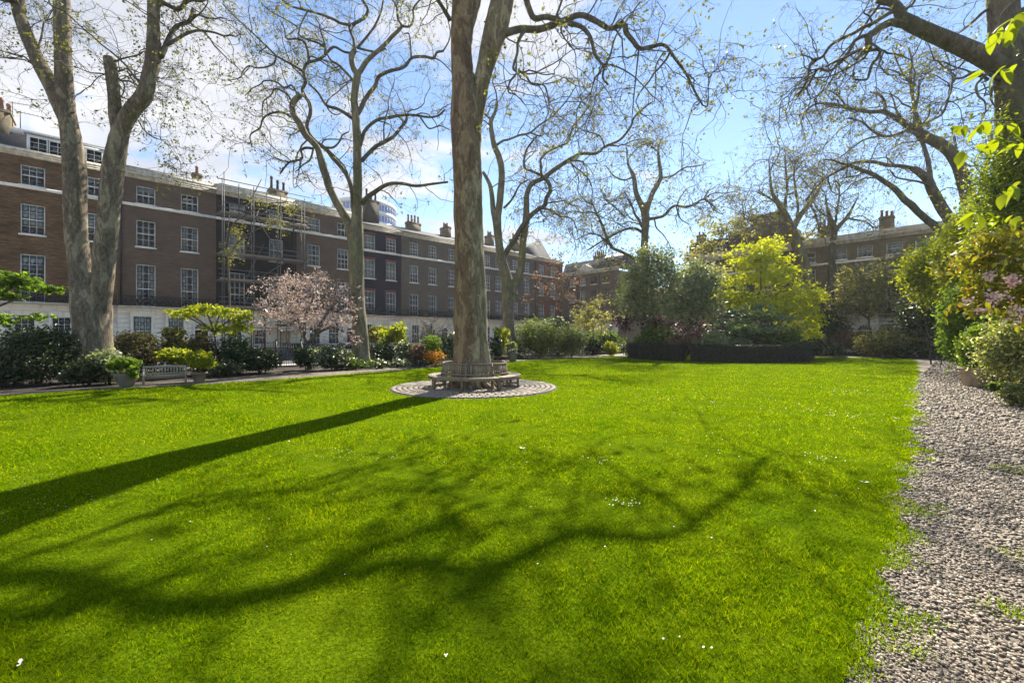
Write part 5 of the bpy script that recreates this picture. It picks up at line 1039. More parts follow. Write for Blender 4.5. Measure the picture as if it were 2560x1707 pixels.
shrub('feathery olive leaved shrub rising between the two domes', 432, 20.2, 72, 800, 'l_olive', 1500, .11, group=GS, shell=.5)
shrub('rounded dark shrub behind the golden green plant', 502, 20.0, 96, 836, 'l_brown', 3600, .06, group=GS, k=3, shell=.2)
shrub('golden green leafy shrub spreading over the bench end', 440, 18.3, 90, 868, 'l_lime', 1700, .075, bottom=912, group=GS, flat=.6)
shrub('deep green evergreen under the lime green maple', 592, 20.3, 100, 842, 'l_yew', 4500, .07, group=GS)
shrub('low dark sub shrub below the deep green evergreen', 560, 19.2, 95, 895, 'l_dark', 1800, .07, group=GS)
shrub('dark glossy shrub left of the iron gate', 655, 20.8, 112, 868, 'l_dark', 5200, .08, group=GS)
shrub('dark bush hugging the gate post under the cherry', 765, 23.0, 62, 862, 'l_yew', 2600, .07, group=GS)
shrub('white flecked evergreen shrub right of the cherry trunk', 832, 22.6, 110, 868, 'l_white', 4800, .085, group=GS)
shrub('low green perennials under the white flecked shrub', 880, 23.0, 110, 898, 'l_mid', 1800, .09, group=GS)
shrub('block shaped dark yew beside the slender plane tree', 957, 27.0, 78, 852, 'l_yew', 5500, .06, name='topiary', group=GS, k=2, shell=.18)
shrub('airy yellow green shrub in front of the cream ground storey', 985, 28.2, 86, 800, 'l_lime', 1700, .10, bottom=880, group=GS, shell=.6)
shrub('loose light green shrub behind the dark yew', 940, 29.0, 60, 806, 'l_olive', 900, .10, bottom=870, group=GS, shell=.6)
shrub('white speckled shrub between the yew and the clipped dome', 1012, 26.5, 58, 850, 'l_white', 2000, .09, group=GS)
shrub('reddish brown shrub next to the orange azalea', 1047, 25.8, 48, 858, 'l_copper', 1500, .08, group=GS)
shrub('clipped bright green dome behind the orange azalea', 1080, 28.0, 68, 832, 'l_bright', 4200, .06, name='topiary', group=GS, k=1, shell=.14, per=8, cr=.07)
shrub('low orange azalea in bloom', 1085, 25.2, 58, 872, 'l_orange', 1100, .055, name='azalea', group=GS)
shrub('pale flowered leafy shrub just left of the big trunk', 1132, 27.0, 62, 832, 'l_white', 2400, .10, group=GS)
for i, (px, wv) in enumerate(((945, 70), (1000, 66), (1050, 60))):
    shrub(('silvery ground cover at the foot of the slender plane', 'silvery ground cover in front of the white speckled shrub', 'silvery ground cover in front of the orange azalea')[i], px, 23.8+i*.9, wv, 898, 'l_white', 1300, .08, name='ground_cover', cat='ground cover', group='low silvery edging plants', k=4)
shrub('small dark topiary right of the big trunk', 1238, 30.5, 34, 832, 'l_yew', 1500, .07, name='topiary', group=GS, k=1, shell=.2)
shrub('lime green shrub peeping out behind the small topiary', 1252, 32.5, 46, 800, 'l_lime', 1000, .10, group=GS)
shrub('grey white standard plant over the white flower pot', 1283, 33.0, 28, 852, 'l_grey', 600, .08, bottom=880, group=GS)
shrub('biggest rounded mound of olive green foliage past the forked plane', 1340, 36.6, 132, 796, 'l_mound', 10000, .09, name='shrub_mound', group=GS, shell=.16, k=7, per=10, close=True)
shrub('smaller rounded olive green mound beside the biggest one', 1425, 37.6, 86, 814, 'l_mound', 6500, .09, name='shrub_mound', group=GS, shell=.16, k=5, per=10, close=True)
shrub('dark shrub with white flowers above the olive mounds', 1376, 42.5, 88, 786, 'l_white', 3000, .13, group=GS)
shrub('little lime green bush at the lawn edge beside the hedge', 1527, 40.6, 44, 850, 'l_lime', 1800, .08, group=GS, k=2, shell=.2)
shrub('small dark bush between the olive mound and the lime bush', 1488, 41.2, 52, 848, 'l_yew', 1600, .09, group=GS)
shrub('pale flowering shrub by the end of the dark hedge', 1562, 41.5, 34, 856, 'l_white', 800, .09, group=GS)
shrub('dark border shrubs filling behind the lime bush', 1500, 46.0, 110, 826, 'l_mid', 2200, .13, group=GS)

def undergrowth(name, pts, n, mat, size=.11):
    B = [(x, y, z*.45, r, r*.8, z*.6) for (x, y, r, z) in pts]; P, O = clumped(B, n//12, 12, .16, .4); V, Q = leaves(P, size, .55, .4, O*.5)
    put(name, np_mesh(name, V, Q), M[mat], kind='stuff')
_u = []
for p in np.arange(-12, 46, 1.1):
    for q in (24.4, 25.6):
        if abs(p-w1(722, 25.5)) < 1.3: continue
        c_ = PQ(p+rng.uniform(-.4, .4), q+rng.uniform(-.4, .4)+(.8 if p > 12 else 0)); _u.append((c_[0], c_[1], .75, rng.uniform(.55, 1.15)))
undergrowth('undergrowth', _u, 26000, 'l_dark')
_u = [(*PQ(51.6+rng.uniform(-1, 1.5), q)[:2], .9, rng.uniform(.7, 1.6)) for q in np.arange(-8, 26, .9)]
undergrowth('undergrowth', _u, 12000, 'l_yew', .15)
_u = [(*PQ(p, -2.3-rng.uniform(0, 1.4)+(.9 if p > 30 else 0))[:2], .8, rng.uniform(.4, 1.0)) for p in np.arange(7, 50, .8)]
undergrowth('undergrowth', _u, 14000, 'l_dark', .10)

# layered lime green maples
GM = 'lime green maples of the border'
def maple(label, px, Y, layers, base, n, mat='l_lime', sz=.085, fork=None):
    c = at(base[0], HZ, Y); B = [bl(x, y, Y+dy, w_, h_, .9) for (x, y, w_, h_, dy) in layers]
    st = []; f = at(fork[0], fork[1], Y) if fork else np.array((c[0], c[1], 1.6))
    st.append([(c[0], c[1], 0), tuple((np.array((c[0], c[1], 0))+f)/2+np.array((.05, 0, 0))), tuple(f)])
    for b in B: st.append([tuple(f), tuple((f+np.array(b[:3]))/2+np.array((0, 0, .08))), b[:3]])
    return plant('maple_tree', label, 'tree', c, B, n, sz, mat, st, GM, flat=.55, shell=.7, per=10, up=1.0, trunk_r=.055, stem_mat='limb')
maple('lime green maple spreading in flat layers in front of the shuttered windows', 515, 21.0, [(468, 784, 110, 28, 0), (552, 780, 130, 32, .3), (512, 772, 100, 22, -.3), (596, 790, 70, 30, 0), (438, 780, 50, 18, 0), (565, 822, 120, 40, .2), (610, 812, 50, 30, .3)], (545, 880), 3200, fork=(535, 830))
maple('lime green maple reaching in beside the mansard house', -10, 16.5, [(50, 705, 150, 34, 0), (120, 722, 110, 20, .2), (20, 690, 110, 30, -.3), (-60, 720, 140, 50, 0), (20, 738, 90, 18, 0), (0, 800, 80, 40, 0), (90, 790, 60, 20, .5)], (-90, 900), 3600, sz=.095, mat='l_bright', fork=(-80, 800))

# pink cherry
def cherry():
    Y = 23.2; c = at(776, HZ, Y); rr = [(700, 730, 140, 90), (780, 720, 150, 110), (850, 745, 120, 100), (740, 775, 200, 90), (690, 790, 110, 70), (840, 800, 110, 80), (880, 845, 70, 46), (770, 800, 150, 60), (730, 700, 110, 40), (650, 820, 50, 50), (800, 690, 70, 40)]
    B = [bl(x, y, Y+random.uniform(-.6, .6), w_, h_, .9) for x, y, w_, h_ in rr]
    f = at(770, 858, Y); st = [[(c[0], c[1], 0), tuple((c*np.array((1, 1, 0))+f)/2), tuple(f)]]
    for pts in ([(770, 858), (755, 830), (745, 800), (728, 770)], [(745, 800), (720, 812), (690, 812)], [(772, 856), (795, 832), (830, 818), (860, 830)], [(760, 836), (765, 790), (785, 740)], [(735, 790), (715, 760), (700, 740)], [(790, 836), (820, 780), (850, 750)]):
        st.append([tuple(at(x, y, Y)) for x, y in pts])
    plant('cherry_tree', 'pink blossoming cherry tree beside the iron gate', 'tree', c, B, 5200, .075, 'l_blossom', st, None, shell=.75, per=9, flat=.45, cr=.16, trunk_r=.11, stem_mat='limb')
cherry()
def bare():
    Y = 29.5; c = at(1080, HZ, Y); t = thing('bare_shrub', 'grey leafless shrub with crooked twigs in front of the black balconies', 'shrub', (c[0], c[1], 0))
    n = 60; S = np.repeat([[c[0], c[1], 1.5]], n, 0)+rng.normal(0, .25, (n, 3)); D = rng.normal(size=(n, 3))*np.array((1.1, .6, .5))+np.array((0, 0, .6))
    mb = MB(); P = walk(S, D, 1.2+1.5*rng.random(n), 9, .4, .0); tubes(mb, P, np.full(n, .03), np.full(n, .012)); i = rng.integers(0, n, 260); j = rng.integers(2, 9, 260)
    P2 = walk(P[i, j], rng.normal(size=(260, 3)), .4+.6*rng.random(260), 6, .45, 0); tubes(mb, P2, np.full(260, .014), np.full(260, .008))
    b = np.array(t.location); mb.V = [v-b for v in mb.V]; put('twigs', mb, M['limb'], t, kind='stuff'); put('stem', MB().tube([(0, 0, 0), (.05, 0, .8), (0, 0, 1.6)], [.07, .06, .05], 7), M['limb'], t)
    V, Q = leaves(P2[:, -2:].reshape(-1, 3)[:200], .07); put('foliage', np_mesh('foliage', V-b, Q), M['l_blossom'], t, kind='stuff')
bare()

# centre: small trees inside the round hedge -----------------------
GB = 'small trees around the round hedge'
def small_tree(label, base, Y, blobs, n, size, mat, trunks, tr=.09, **kw):
    c = at(base, HZ, Y); c[2] = 0
    B = [bl(x, y, Y+dy, w_, h_, .85) for (x, y, w_, h_, dy) in blobs]
    st = [[tuple(at(x, y, Y)) if y < 900 else (at(x, HZ, Y)[0], Y, 0) for x, y in s] for s in trunks]
    return plant('small_tree', label, 'tree', c, B, n, size, mat, st, GB, trunk_r=tr, stem_mat='limb', **kw)
small_tree('grey green small tree with a dense upper crown in front of the corner house', 1640, 38.0, [(1630, 700, 150, 120, 0), (1590, 740, 110, 110, .5), (1650, 650, 100, 70, .5), (1690, 720, 110, 120, -.5), (1580, 690, 80, 80, 0), (1640, 770, 140, 60, 0), (1560, 760, 60, 60, 0), (1610, 640, 60, 50, 0), (1670, 690, 90, 80, 0)], 14000, .105, 'l_grey', [[(1625, 940), (1628, 850), (1625, 790), (1630, 730)], [(1626, 810), (1600, 770), (1580, 740)], [(1627, 800), (1660, 760), (1690, 730)]], .12, shell=.6, per=30, cr=.30)
small_tree('grey green small tree with a leaning dark stem left of the golden tree', 1718, 35.0, [(1735, 720, 110, 110, 0), (1760, 760, 90, 90, 0), (1700, 770, 100, 80, 0), (1745, 690, 80, 60, .4), (1780, 700, 60, 60, .5), (1720, 730, 90, 90, 0)], 9500, .11, 'l_grey', [[(1712, 940), (1716, 862), (1722, 820), (1706, 790), (1682, 770)], [(1722, 822), (1745, 790), (1760, 750)], [(1720, 826), (1730, 770), (1735, 720)]], .12, shell=.6, per=30, cr=.30)
small_tree('dark plum leaved small tree below the grey green crowns', 1600, 40.0, [(1590, 790, 110, 60, 0), (1560, 800, 70, 60, 0), (1640, 800, 110, 60, 0), (1780, 800, 110, 60, 0), (1720, 800, 90, 50, .5)], 3600, .12, 'l_plum', [[(1605, 940), (1606, 840), (1600, 800)], [(1606, 850), (1630, 820), (1650, 800)]], .08, shell=.5)
small_tree('golden yellow green tree in the middle of the round hedge', 1902, 37.5, [(1905, 622, 110, 60, .6), (1880, 650, 130, 60, 0), (1940, 655, 110, 60, 0), (1905, 690, 160, 60, 0), (1830, 735, 120, 60, 0), (1870, 750, 110, 60, -.5), (1950, 700, 120, 60, .5), (1990, 740, 130, 70, 0), (1960, 770, 140, 70, -.5), (2010, 790, 110, 80, 0), (2000, 830, 100, 60, 0), (1810, 745, 50, 40, 0), (1940, 620, 40, 30, .5)], 15000, .115, 'l_yellow', [[(1905, 940), (1903, 860), (1903, 780), (1902, 700), (1904, 640)], [(1903, 760), (1860, 745), (1830, 735)], [(1903, 770), (1950, 730), (1990, 730)], [(1904, 840), (1960, 800), (2000, 780)]], .10, shell=.6, per=40, flat=.4, cr=.34)
small_tree('pale layered dogwood spreading under the golden tree', 1890, 34.0, [(1870, 785, 150, 26, 0), (1820, 805, 110, 26, 0), (1930, 795, 120, 26, .3), (1850, 825, 150, 26, -.2), (1920, 825, 150, 30, 0), (1880, 768, 110, 18, .2), (1800, 835, 90, 26, 0), (1960, 850, 90, 34, 0), (1840, 850, 130, 30, 0)], 6500, .10, 'l_pale', [[(1915, 940), (1912, 862), (1900, 820), (1880, 790)], [(1912, 860), (1940, 830), (1955, 810)], [(1912, 862), (1880, 840), (1840, 820)]], .06, shell=.7, per=12, flat=.3, up=1.2)
for i, (px, Y, wv, top, mt, lab) in enumerate(((1640, 36.5, 130, 812, 'l_mid', 'mid green shrub under the grey green crowns behind the hedge'), (1700, 33.5, 80, 828, 'l_copper', 'bronze shrub beside the leaning stem behind the hedge'), (1780, 33.0, 90, 824, 'l_grey', 'grey green shrub behind the middle of the hedge'), (1860, 35.0, 100, 828, 'l_yew', 'dark evergreen shrub under the pale dogwood'), (1960, 33.0, 110, 822, 'l_mid', 'mid green shrub under the golden tree at the hedge end'), (1740, 38.5, 120, 812, 'l_plum', 'plum coloured shrub deep inside the round hedge'), (1880, 38.5, 140, 806, 'l_mid', 'green shrub deep under the golden tree'))):
    shrub(lab, px, Y, wv, top, mt, 3000, .10, group='shrubs inside the round hedge', sd=i+50)
# round dark hedge, two runs with a gap
def hedge(label, a0, a1):
    c = np.array((17.0, 35.6)); r = 6.6; a = (a0+a1)/2
    t = thing('hedge', label, 'hedge', (c[0]+r*math.cos(a), c[1]+r*math.sin(a), 0), 0, 'round low hedge'); b = np.array(t.location)
    n = 21000 if a0 < 0 else 4000; th = a0+(a1-a0)*rng.random(n); f = rng.random(n); hh = 1.22; wd = .75
    # leaves on the two faces and the top
    u = rng.random(n); rr = np.where(u < .42, -wd/2, np.where(u < .62, wd/2, (rng.random(n)-.5)*wd)); z = np.where(u < .62, rng.random(n)*hh, hh)
    end = rng.random(n) < .03; th = np.where(end, np.where(rng.random(n) < .5, a0, a1), th); rr = np.where(end, (rng.random(n)-.5)*wd, rr); z = np.where(end, rng.random(n)*hh, z)
    jit = rng.normal(0, .028, (n, 3)); bump_ = .035*np.sin(th*37)+.03*np.sin(th*71+z*4)
    P = np.stack([c[0]+(r+rr+bump_*np.sign(rr))*np.cos(th), c[1]+(r+rr+bump_*np.sign(rr))*np.sin(th), z+bump_*.5], 1)+jit
    k = P[:, 2] > .01; V, Q = leaves(P[k], .075, .55, .2); put('foliage', np_mesh('foliage', V-b, Q), M['l_hedge'], t)
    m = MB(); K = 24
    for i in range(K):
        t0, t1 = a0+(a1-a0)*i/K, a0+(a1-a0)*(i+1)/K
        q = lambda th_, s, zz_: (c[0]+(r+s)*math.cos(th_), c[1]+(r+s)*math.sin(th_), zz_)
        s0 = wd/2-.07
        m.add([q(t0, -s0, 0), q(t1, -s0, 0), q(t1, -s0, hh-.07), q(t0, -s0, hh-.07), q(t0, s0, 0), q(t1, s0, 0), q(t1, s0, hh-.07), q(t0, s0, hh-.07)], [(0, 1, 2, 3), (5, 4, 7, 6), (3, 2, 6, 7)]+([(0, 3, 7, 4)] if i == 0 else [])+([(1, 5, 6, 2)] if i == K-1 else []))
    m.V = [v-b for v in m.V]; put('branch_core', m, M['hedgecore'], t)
gap = math.radians(-130)
hedge('longer dark clipped run of the round hedge, right of its gap', gap+.045, math.radians(12))
hedge('shorter dark clipped run of the round hedge, left of its gap', math.radians(-192), gap-.045)
hedge('back run of the round hedge hidden behind the small trees', math.radians(20), math.radians(160))

# middle distance on both sides
small_tree('copper leaved sparse small tree before the red brick house', 1408, 46.0, [(1400, 690, 90, 90, 0), (1370, 720, 80, 70, 0), (1420, 740, 70, 90, 0), (1340, 690, 70, 60, 0), (1385, 650, 70, 50, 0), (1440, 700, 50, 60, 0), (1320, 740, 60, 40, 0)], 800, .10, 'l_copper', [[(1410, 940), (1409, 820), (1405, 740), (1400, 660)], [(1406, 760), (1380, 720), (1350, 690)], [(1407, 740), (1425, 700), (1440, 680)]], .09, shell=.9, per=4)
small_tree('light olive small tree in front of the corner house ground storey', 1490, 44.0, [(1475, 775, 80, 60, 0), (1450, 800, 60, 50, 0), (1510, 790, 60, 50, 0), (1480, 815, 90, 40, 0), (1500, 750, 50, 40, 0)], 2200, .10, 'l_lace', [[(1485, 940), (1486, 850), (1480, 800)], [(1512, 940), (1508, 860), (1500, 800)]], .07, shell=.7)
small_tree('thin pale stemmed tree with sparse yellow leaves in front of the scaffolding', 578, 25.5, [(575, 640, 60, 70, 0), (590, 580, 80, 60, 0), (650, 505, 110, 40, 0), (720, 520, 110, 50, 0), (700, 560, 80, 50, 0), (600, 610, 50, 60, 0), (780, 545, 50, 30, 0)], 1000, .06, 'l_olive', [[(578, 940), (576, 800), (572, 690), (570, 610), (584, 560), (612, 540), (660, 512), (720, 505)], [(574, 640), (600, 600), (640, 575), (690, 560)]], .06, shell=.9, per=7, cr=.14)
small_tree('olive and bronze small tree before the far row of houses', 2175, 44.0, [(2190, 690, 150, 80, 0), (2130, 720, 110, 80, 0), (2230, 720, 110, 90, 0), (2160, 760, 160, 70, 0), (2100, 760, 80, 60, 0), (2250, 660, 80, 60, .5), (2120, 680, 70, 50, 0)], 6500, .12, 'l_lace', [[(2176, 940), (2176, 850), (2172, 790), (2180, 720)], [(2174, 800), (2130, 760), (2110, 730)], [(2175, 790), (2220, 750), (2240, 720)]], .12, shell=.6, per=12)
small_tree('yellow flecked light tree behind the leaning plane', 2060, 53.0, [(2040, 640, 120, 80, 0), (2100, 650, 110, 80, 0), (1990, 660, 80, 60, 0), (2080, 700, 120, 60, 0), (1770, 560, 60, 60, 0), (2020, 590, 70, 40, 0)], 2600, .16, 'l_lace', [[(2070, 940), (2066, 800), (2060, 700)]], .12, shell=.9, per=6)
small_tree('thin leafed light tree before the attic house', 1800, 52.0, [(1760, 620, 110, 70, 0), (1800, 580, 90, 60, 0), (1850, 560, 100, 70, 0), (1780, 680, 100, 50, 0), (1720, 640, 60, 60, 0)], 2300, .16, 'l_lace', [[(1800, 940), (1800, 760), (1800, 640)]], .10, shell=.9, per=6)
GR = 'shrubs at the far end of the lawn'
shrub('round yellow green shrub at the corner of the lawn by the walk', 2202, 37.5, 142, 815, 'l_olive', 7000, .10, group=GR, shell=.25, k=4)
shrub('small white flecked shrub at the far lawn edge', 2040, 41.0, 70, 832, 'l_white', 2200, .10, group=GR)
shrub('low grey green shrub next to the end of the hedge', 2085, 41.0, 60, 858, 'l_grey', 1200, .09, group=GR)
shrub('plum coloured shrub at the far lawn edge', 2010, 43.0, 70, 842, 'l_plum', 1500, .11, group=GR)
shrub('plum brown shrub beside the round yellow green one', 2125, 42.0, 90, 822, 'l_copper', 2200, .11, group=GR)
shrub('dark evergreen mass at the end of the walk', 2330, 36.0, 170, 700, 'l_dark', 8500, .12, group=GR, shell=.4, k=7)
shrub('dark shrub at the foot of the slim dark stemmed tree', 2075, 46.0, 90, 770, 'l_yew', 2600, .12, group=GR)
shrub('low dark planting where the walk turns', 2340, 34.5, 190, 852, 'l_dark', 3000, .10, group=GR)
shrub('grey leaved shrub low beside the turning walk', 2420, 29.0, 70, 858, 'l_grey', 1500, .09, group=GR)
shrub('distant dark green shrub in front of the far door', 2235, 48.0, 120, 822, 'l_mid', 2000, .13, group=GR)
shrub('dark shrub hiding the foot of the attic house', 1900, 50.0, 260, 770, 'l_yew', 4000, .15, group=GR)
shrub('dark shrub behind the olive mounds at the corner', 1400, 50.0, 160, 800, 'l_mid', 2600, .14, group=GR)

# right-hand border ------------------------------------------------
GW = 'plants of the border beside the gravel walk'
shrub('bright yellow green shrub overhanging the walk beyond the big pot', 2420, 23.0, 190, 545, 'l_lime', 13000, .11, bottom=800, group=GW, shell=.45, k=7)
shrub('lime green shrub massed against the far row beside the walk', 2340, 27.0, 150, 590, 'l_lime', 8500, .11, bottom=800, group=GW, shell=.5, k=7)
shrub('yellow green tall shrub crowding below the ivy', 2470, 20.5, 190, 470, 'l_lime', 10000, .10, bottom=720, group=GW, shell=.5, k=7)
shrub('tall mid green shrub behind the potted box', 2430, 19.5, 130, 690, 'l_bright', 7000, .09, group=GW, shell=.4)
shrub('dark evergreen behind the potted box plant', 2500, 17.5, 140, 720, 'l_dark', 5000, .09, group=GW)
shrub('cream variegated shrub leaning to the gravel walk', 2560, 11.2, 190, 790, 'l_var', 6500, .075, group=GW, fine=True, bottom=985, shell=.4)
shrub('low variegated plant at the edge of the gravel', 2560, 10.6, 90, 962, 'l_var', 1500, .07, group=GW, fine=True)
shrub('dark large leaved plant beside the big pot', 2508, 13.5, 64, 955, 'l_mid', 420, .16, group=GW, fine=True, k=3, up=1)
shrub('broad evergreen filling the border behind the variegated shrub', 2640, 13.5, 240, 620, 'l_bright', 8000, .09, group=GW)
shrub('dark evergreen further along the border out by the walk', 2900, 12.0, 420, 640, 'l_dark', 3000, .10, group=GW)
shrub('fresh green tall shrub behind the pink camellia', 2500, 16.5, 200, 530, 'l_lime', 11000, .085, bottom=760, group=GW, shell=.45)

# ivy clothing the edge tree (a plant of its own climbing the trunk)
c9 = at(2545, HZ, 14.5)
plant('ivy', 'bright green ivy climbing the big dark tree beside the walk', 'ivy', c9, [bl(2540, 330, 14.3, 130, 120), bl(2530, 430, 14.2, 170, 150), bl(2520, 520, 14.1, 200, 150), bl(2560, 600, 14.2, 200, 200), bl(2490, 470, 14.3, 90, 90), bl(2560, 380, 14.3, 130, 130)], 12000, .075, 'l_ivy', [[(c9[0]-.4, c9[1]-.5, 0), (c9[0]-.45, c9[1]-.5, 3), (c9[0]-.4, c9[1]-.4, 6)]], None, shell=.55, per=16, fine=True, cr=.22)

# big-leaved plants near the camera --------------------------------
def leaf_mesh(L_=.12, W=.06, droop=.3, fold=.25):
    V = []; n = 7
    for i in range(n):
        f = i/(n-1); wv = W/2*math.sin(math.pi*min(1, f**.8*.98+.02))**.8*(1 if i < n-1 else 0)
        x = f*L_; z = -droop*L_*f*f
        V += [(x, -wv, z+fold*wv), (x, 0, z), (x, wv, z+fold*wv)]
    Q = []
    for i in range(n-1): Q += [(i*3, i*3+1, (i+1)*3+1, (i+1)*3), (i*3+1, i*3+2, (i+1)*3+2, (i+1)*3+1)]
    return np_mesh('leaf', np.array(V), Q, None, True)
def leafy_branch(t, twig_px, Y, spots, size, meshes, r=.006, spread=1.0, twm='twig'):
    """a twig (photo polyline at real depth Y) with separate leaves at the given spots"""
    b = np.array(t.location); P = limb_pts(twig_px, Y, .15)
    put('twig', MB().tube(P-b, np.linspace(r, r*.4, len(P)), 6), M[twm], t)
    for (px, py, cnt) in spots:
        c = at(px, py, Y+random.uniform(-.25, .25))
        for i in range(cnt):
            az = random.uniform(0, 6.283); sc = size*random.uniform(.65, 1.2)
            o = put('leaf', random.choice(meshes), None, t, tuple(c-b+np.array((random.uniform(-.05, .05), random.uniform(-.05, .05), random.uniform(-.03, .03)))*spread), (random.uniform(-.5, .5), random.uniform(.15, 1.25), az)); o.scale = (sc,)*3
LM = [leaf_mesh(1, .5, .25, .25), leaf_mesh(1, .44, .4, .35), leaf_mesh(1, .56, .15, .2)]
for m_ in LM: m_.materials.append(M['l_bigdark'])
LB = [leaf_mesh(1, .42, .25, .3), leaf_mesh(1, .36, .45, .3)]
for m_ in LB: m_.materials.append(M['l_bronze'])
tb = thing('overhanging_branch', 'overhanging branch with large translucent spring leaves near the camera', 'branch', at(2620, HZ, 4.2)*np.array((1, 1, 0)))
put('stem', MB().tube(spline([(0, 0, 0), (.08, .05, 1.5), (.02, 0, 3.0), (-.05, 0, 4.6), (-.2, 0, 5.6)], 4), np.linspace(.05, .02, 17), 8), M['twig'], tb)
leafy_branch(tb, [(2610, -40), (2540, 0), (2503, 36), (2496, 64), (2460, 105), (2428, 132), (2395, 152), (2360, 168), (2315, 182), (2271, 193)], 4.0, [(2475, 90, 2), (2500, 75, 3), (2525, 65, 3), (2545, 45, 3), (2490, 100, 1), (2530, 85, 2)], .16, LM)
leafy_branch(tb, [(2600, 120), (2560, 140), (2520, 155), (2490, 170), (2460, 182)], 4.0, [(2470, 180, 2), (2490, 182, 2), (2515, 170, 2), (2545, 150, 2)], .16, LM)
leafy_branch(tb, [(2610, 300), (2550, 300), (2500, 302), (2440, 304), (2395, 310)], 4.1, [(2390, 318, 3), (2420, 312, 1), (2465, 308, 3), (2500, 305, 2), (2540, 300, 3)], .145, LM)
leafy_branch(tb, [(2610, 360), (2550, 352), (2500, 350), (2450, 360), (2400, 385)], 4.1, [(2405, 382, 3), (2430, 372, 1), (2480, 352, 3), (2515, 350, 3), (2545, 360, 2)], .145, LM)
leafy_branch(tb, [(2610, 470), (2570, 465), (2530, 460), (2505, 470)], 3.8, [(2510, 480, 2), (2535, 470, 3), (2555, 460, 3)], .15, LM)
leafy_branch(tb, [(2610, 560), (2540, 540), (2480, 530), (2430, 530)], 4.2, [(2425, 535, 3), (2450, 530, 2), (2500, 545, 2), (2545, 535, 3)], .15, LM)
tc = thing('flowering_shrub', 'pink flowering shrub with glossy bronze green leaves beside the walk', 'shrub', at(2640, HZ, 7.2)*np.array((1, 1, 0)))
for i, tw in enumerate(([(2640, 700), (2580, 660), (2500, 640), (2440, 632), (2380, 640), (2330, 660)], [(2640, 760), (2570, 710), (2490, 690), (2420, 690), (2370, 700)], [(2640, 660), (2580, 610), (2510, 590), (2450, 580), (2420, 590)], [(2640, 820), (2560, 780), (2480, 770), (2400, 770), (2355, 782)], [(2640, 600), (2590, 570), (2540, 560), (2500, 570)], [(2640, 860), (2590, 820), (2540, 800), (2490, 800)])):
    Pm = spline(np.array(tw, float), 3); sp = [(p[0]+random.uniform(-14, 14), p[1]+random.uniform(-18, 18), 2) for p in Pm[2:]]
    leafy_branch(tc, tw, 7.2+.25*(i % 3-1), sp, .13, LB, .012, 1.6)
put('stem', MB().tube(spline([(0, 0, 0), (.05, 0, .9), (0, 0, 1.9), (.1, 0, 3.3)], 4), np.linspace(.06, .03, 13), 8), M['stem'], tc)
B = [bl(2560, 690, 7.6, 170, 160), bl(2500, 620, 8.0, 130, 90), bl(2590, 780, 7.6, 130, 120), bl(2440, 660, 8.2, 100, 70), bl(2470, 740, 8, 110, 80)]
P, O = clumped(B, 420, 8, .1, .5); V, Q = leaves(P, .105, .42, .4, O*.5, True); put('foliage', np_mesh('foliage', V-np.array(tc.location), Q), M['l_bronze'], tc, kind='stuff')
P, O = clumped([bl(2418, 752, 7.0, 26, 18), bl(2490, 748, 6.9, 60, 44), bl(2536, 790, 6.9, 50, 60), bl(2530, 700, 7.0, 60, 40), bl(2470, 690, 7, 40, 30), bl(2455, 775, 7, 40, 30)], 110, 4, .022, .8); V, Q = leaves(P, .042, .9, .2)
put('blossom', np_mesh('blossom', V-np.array(tc.location), Q), M['l_pink'], tc, kind='stuff')

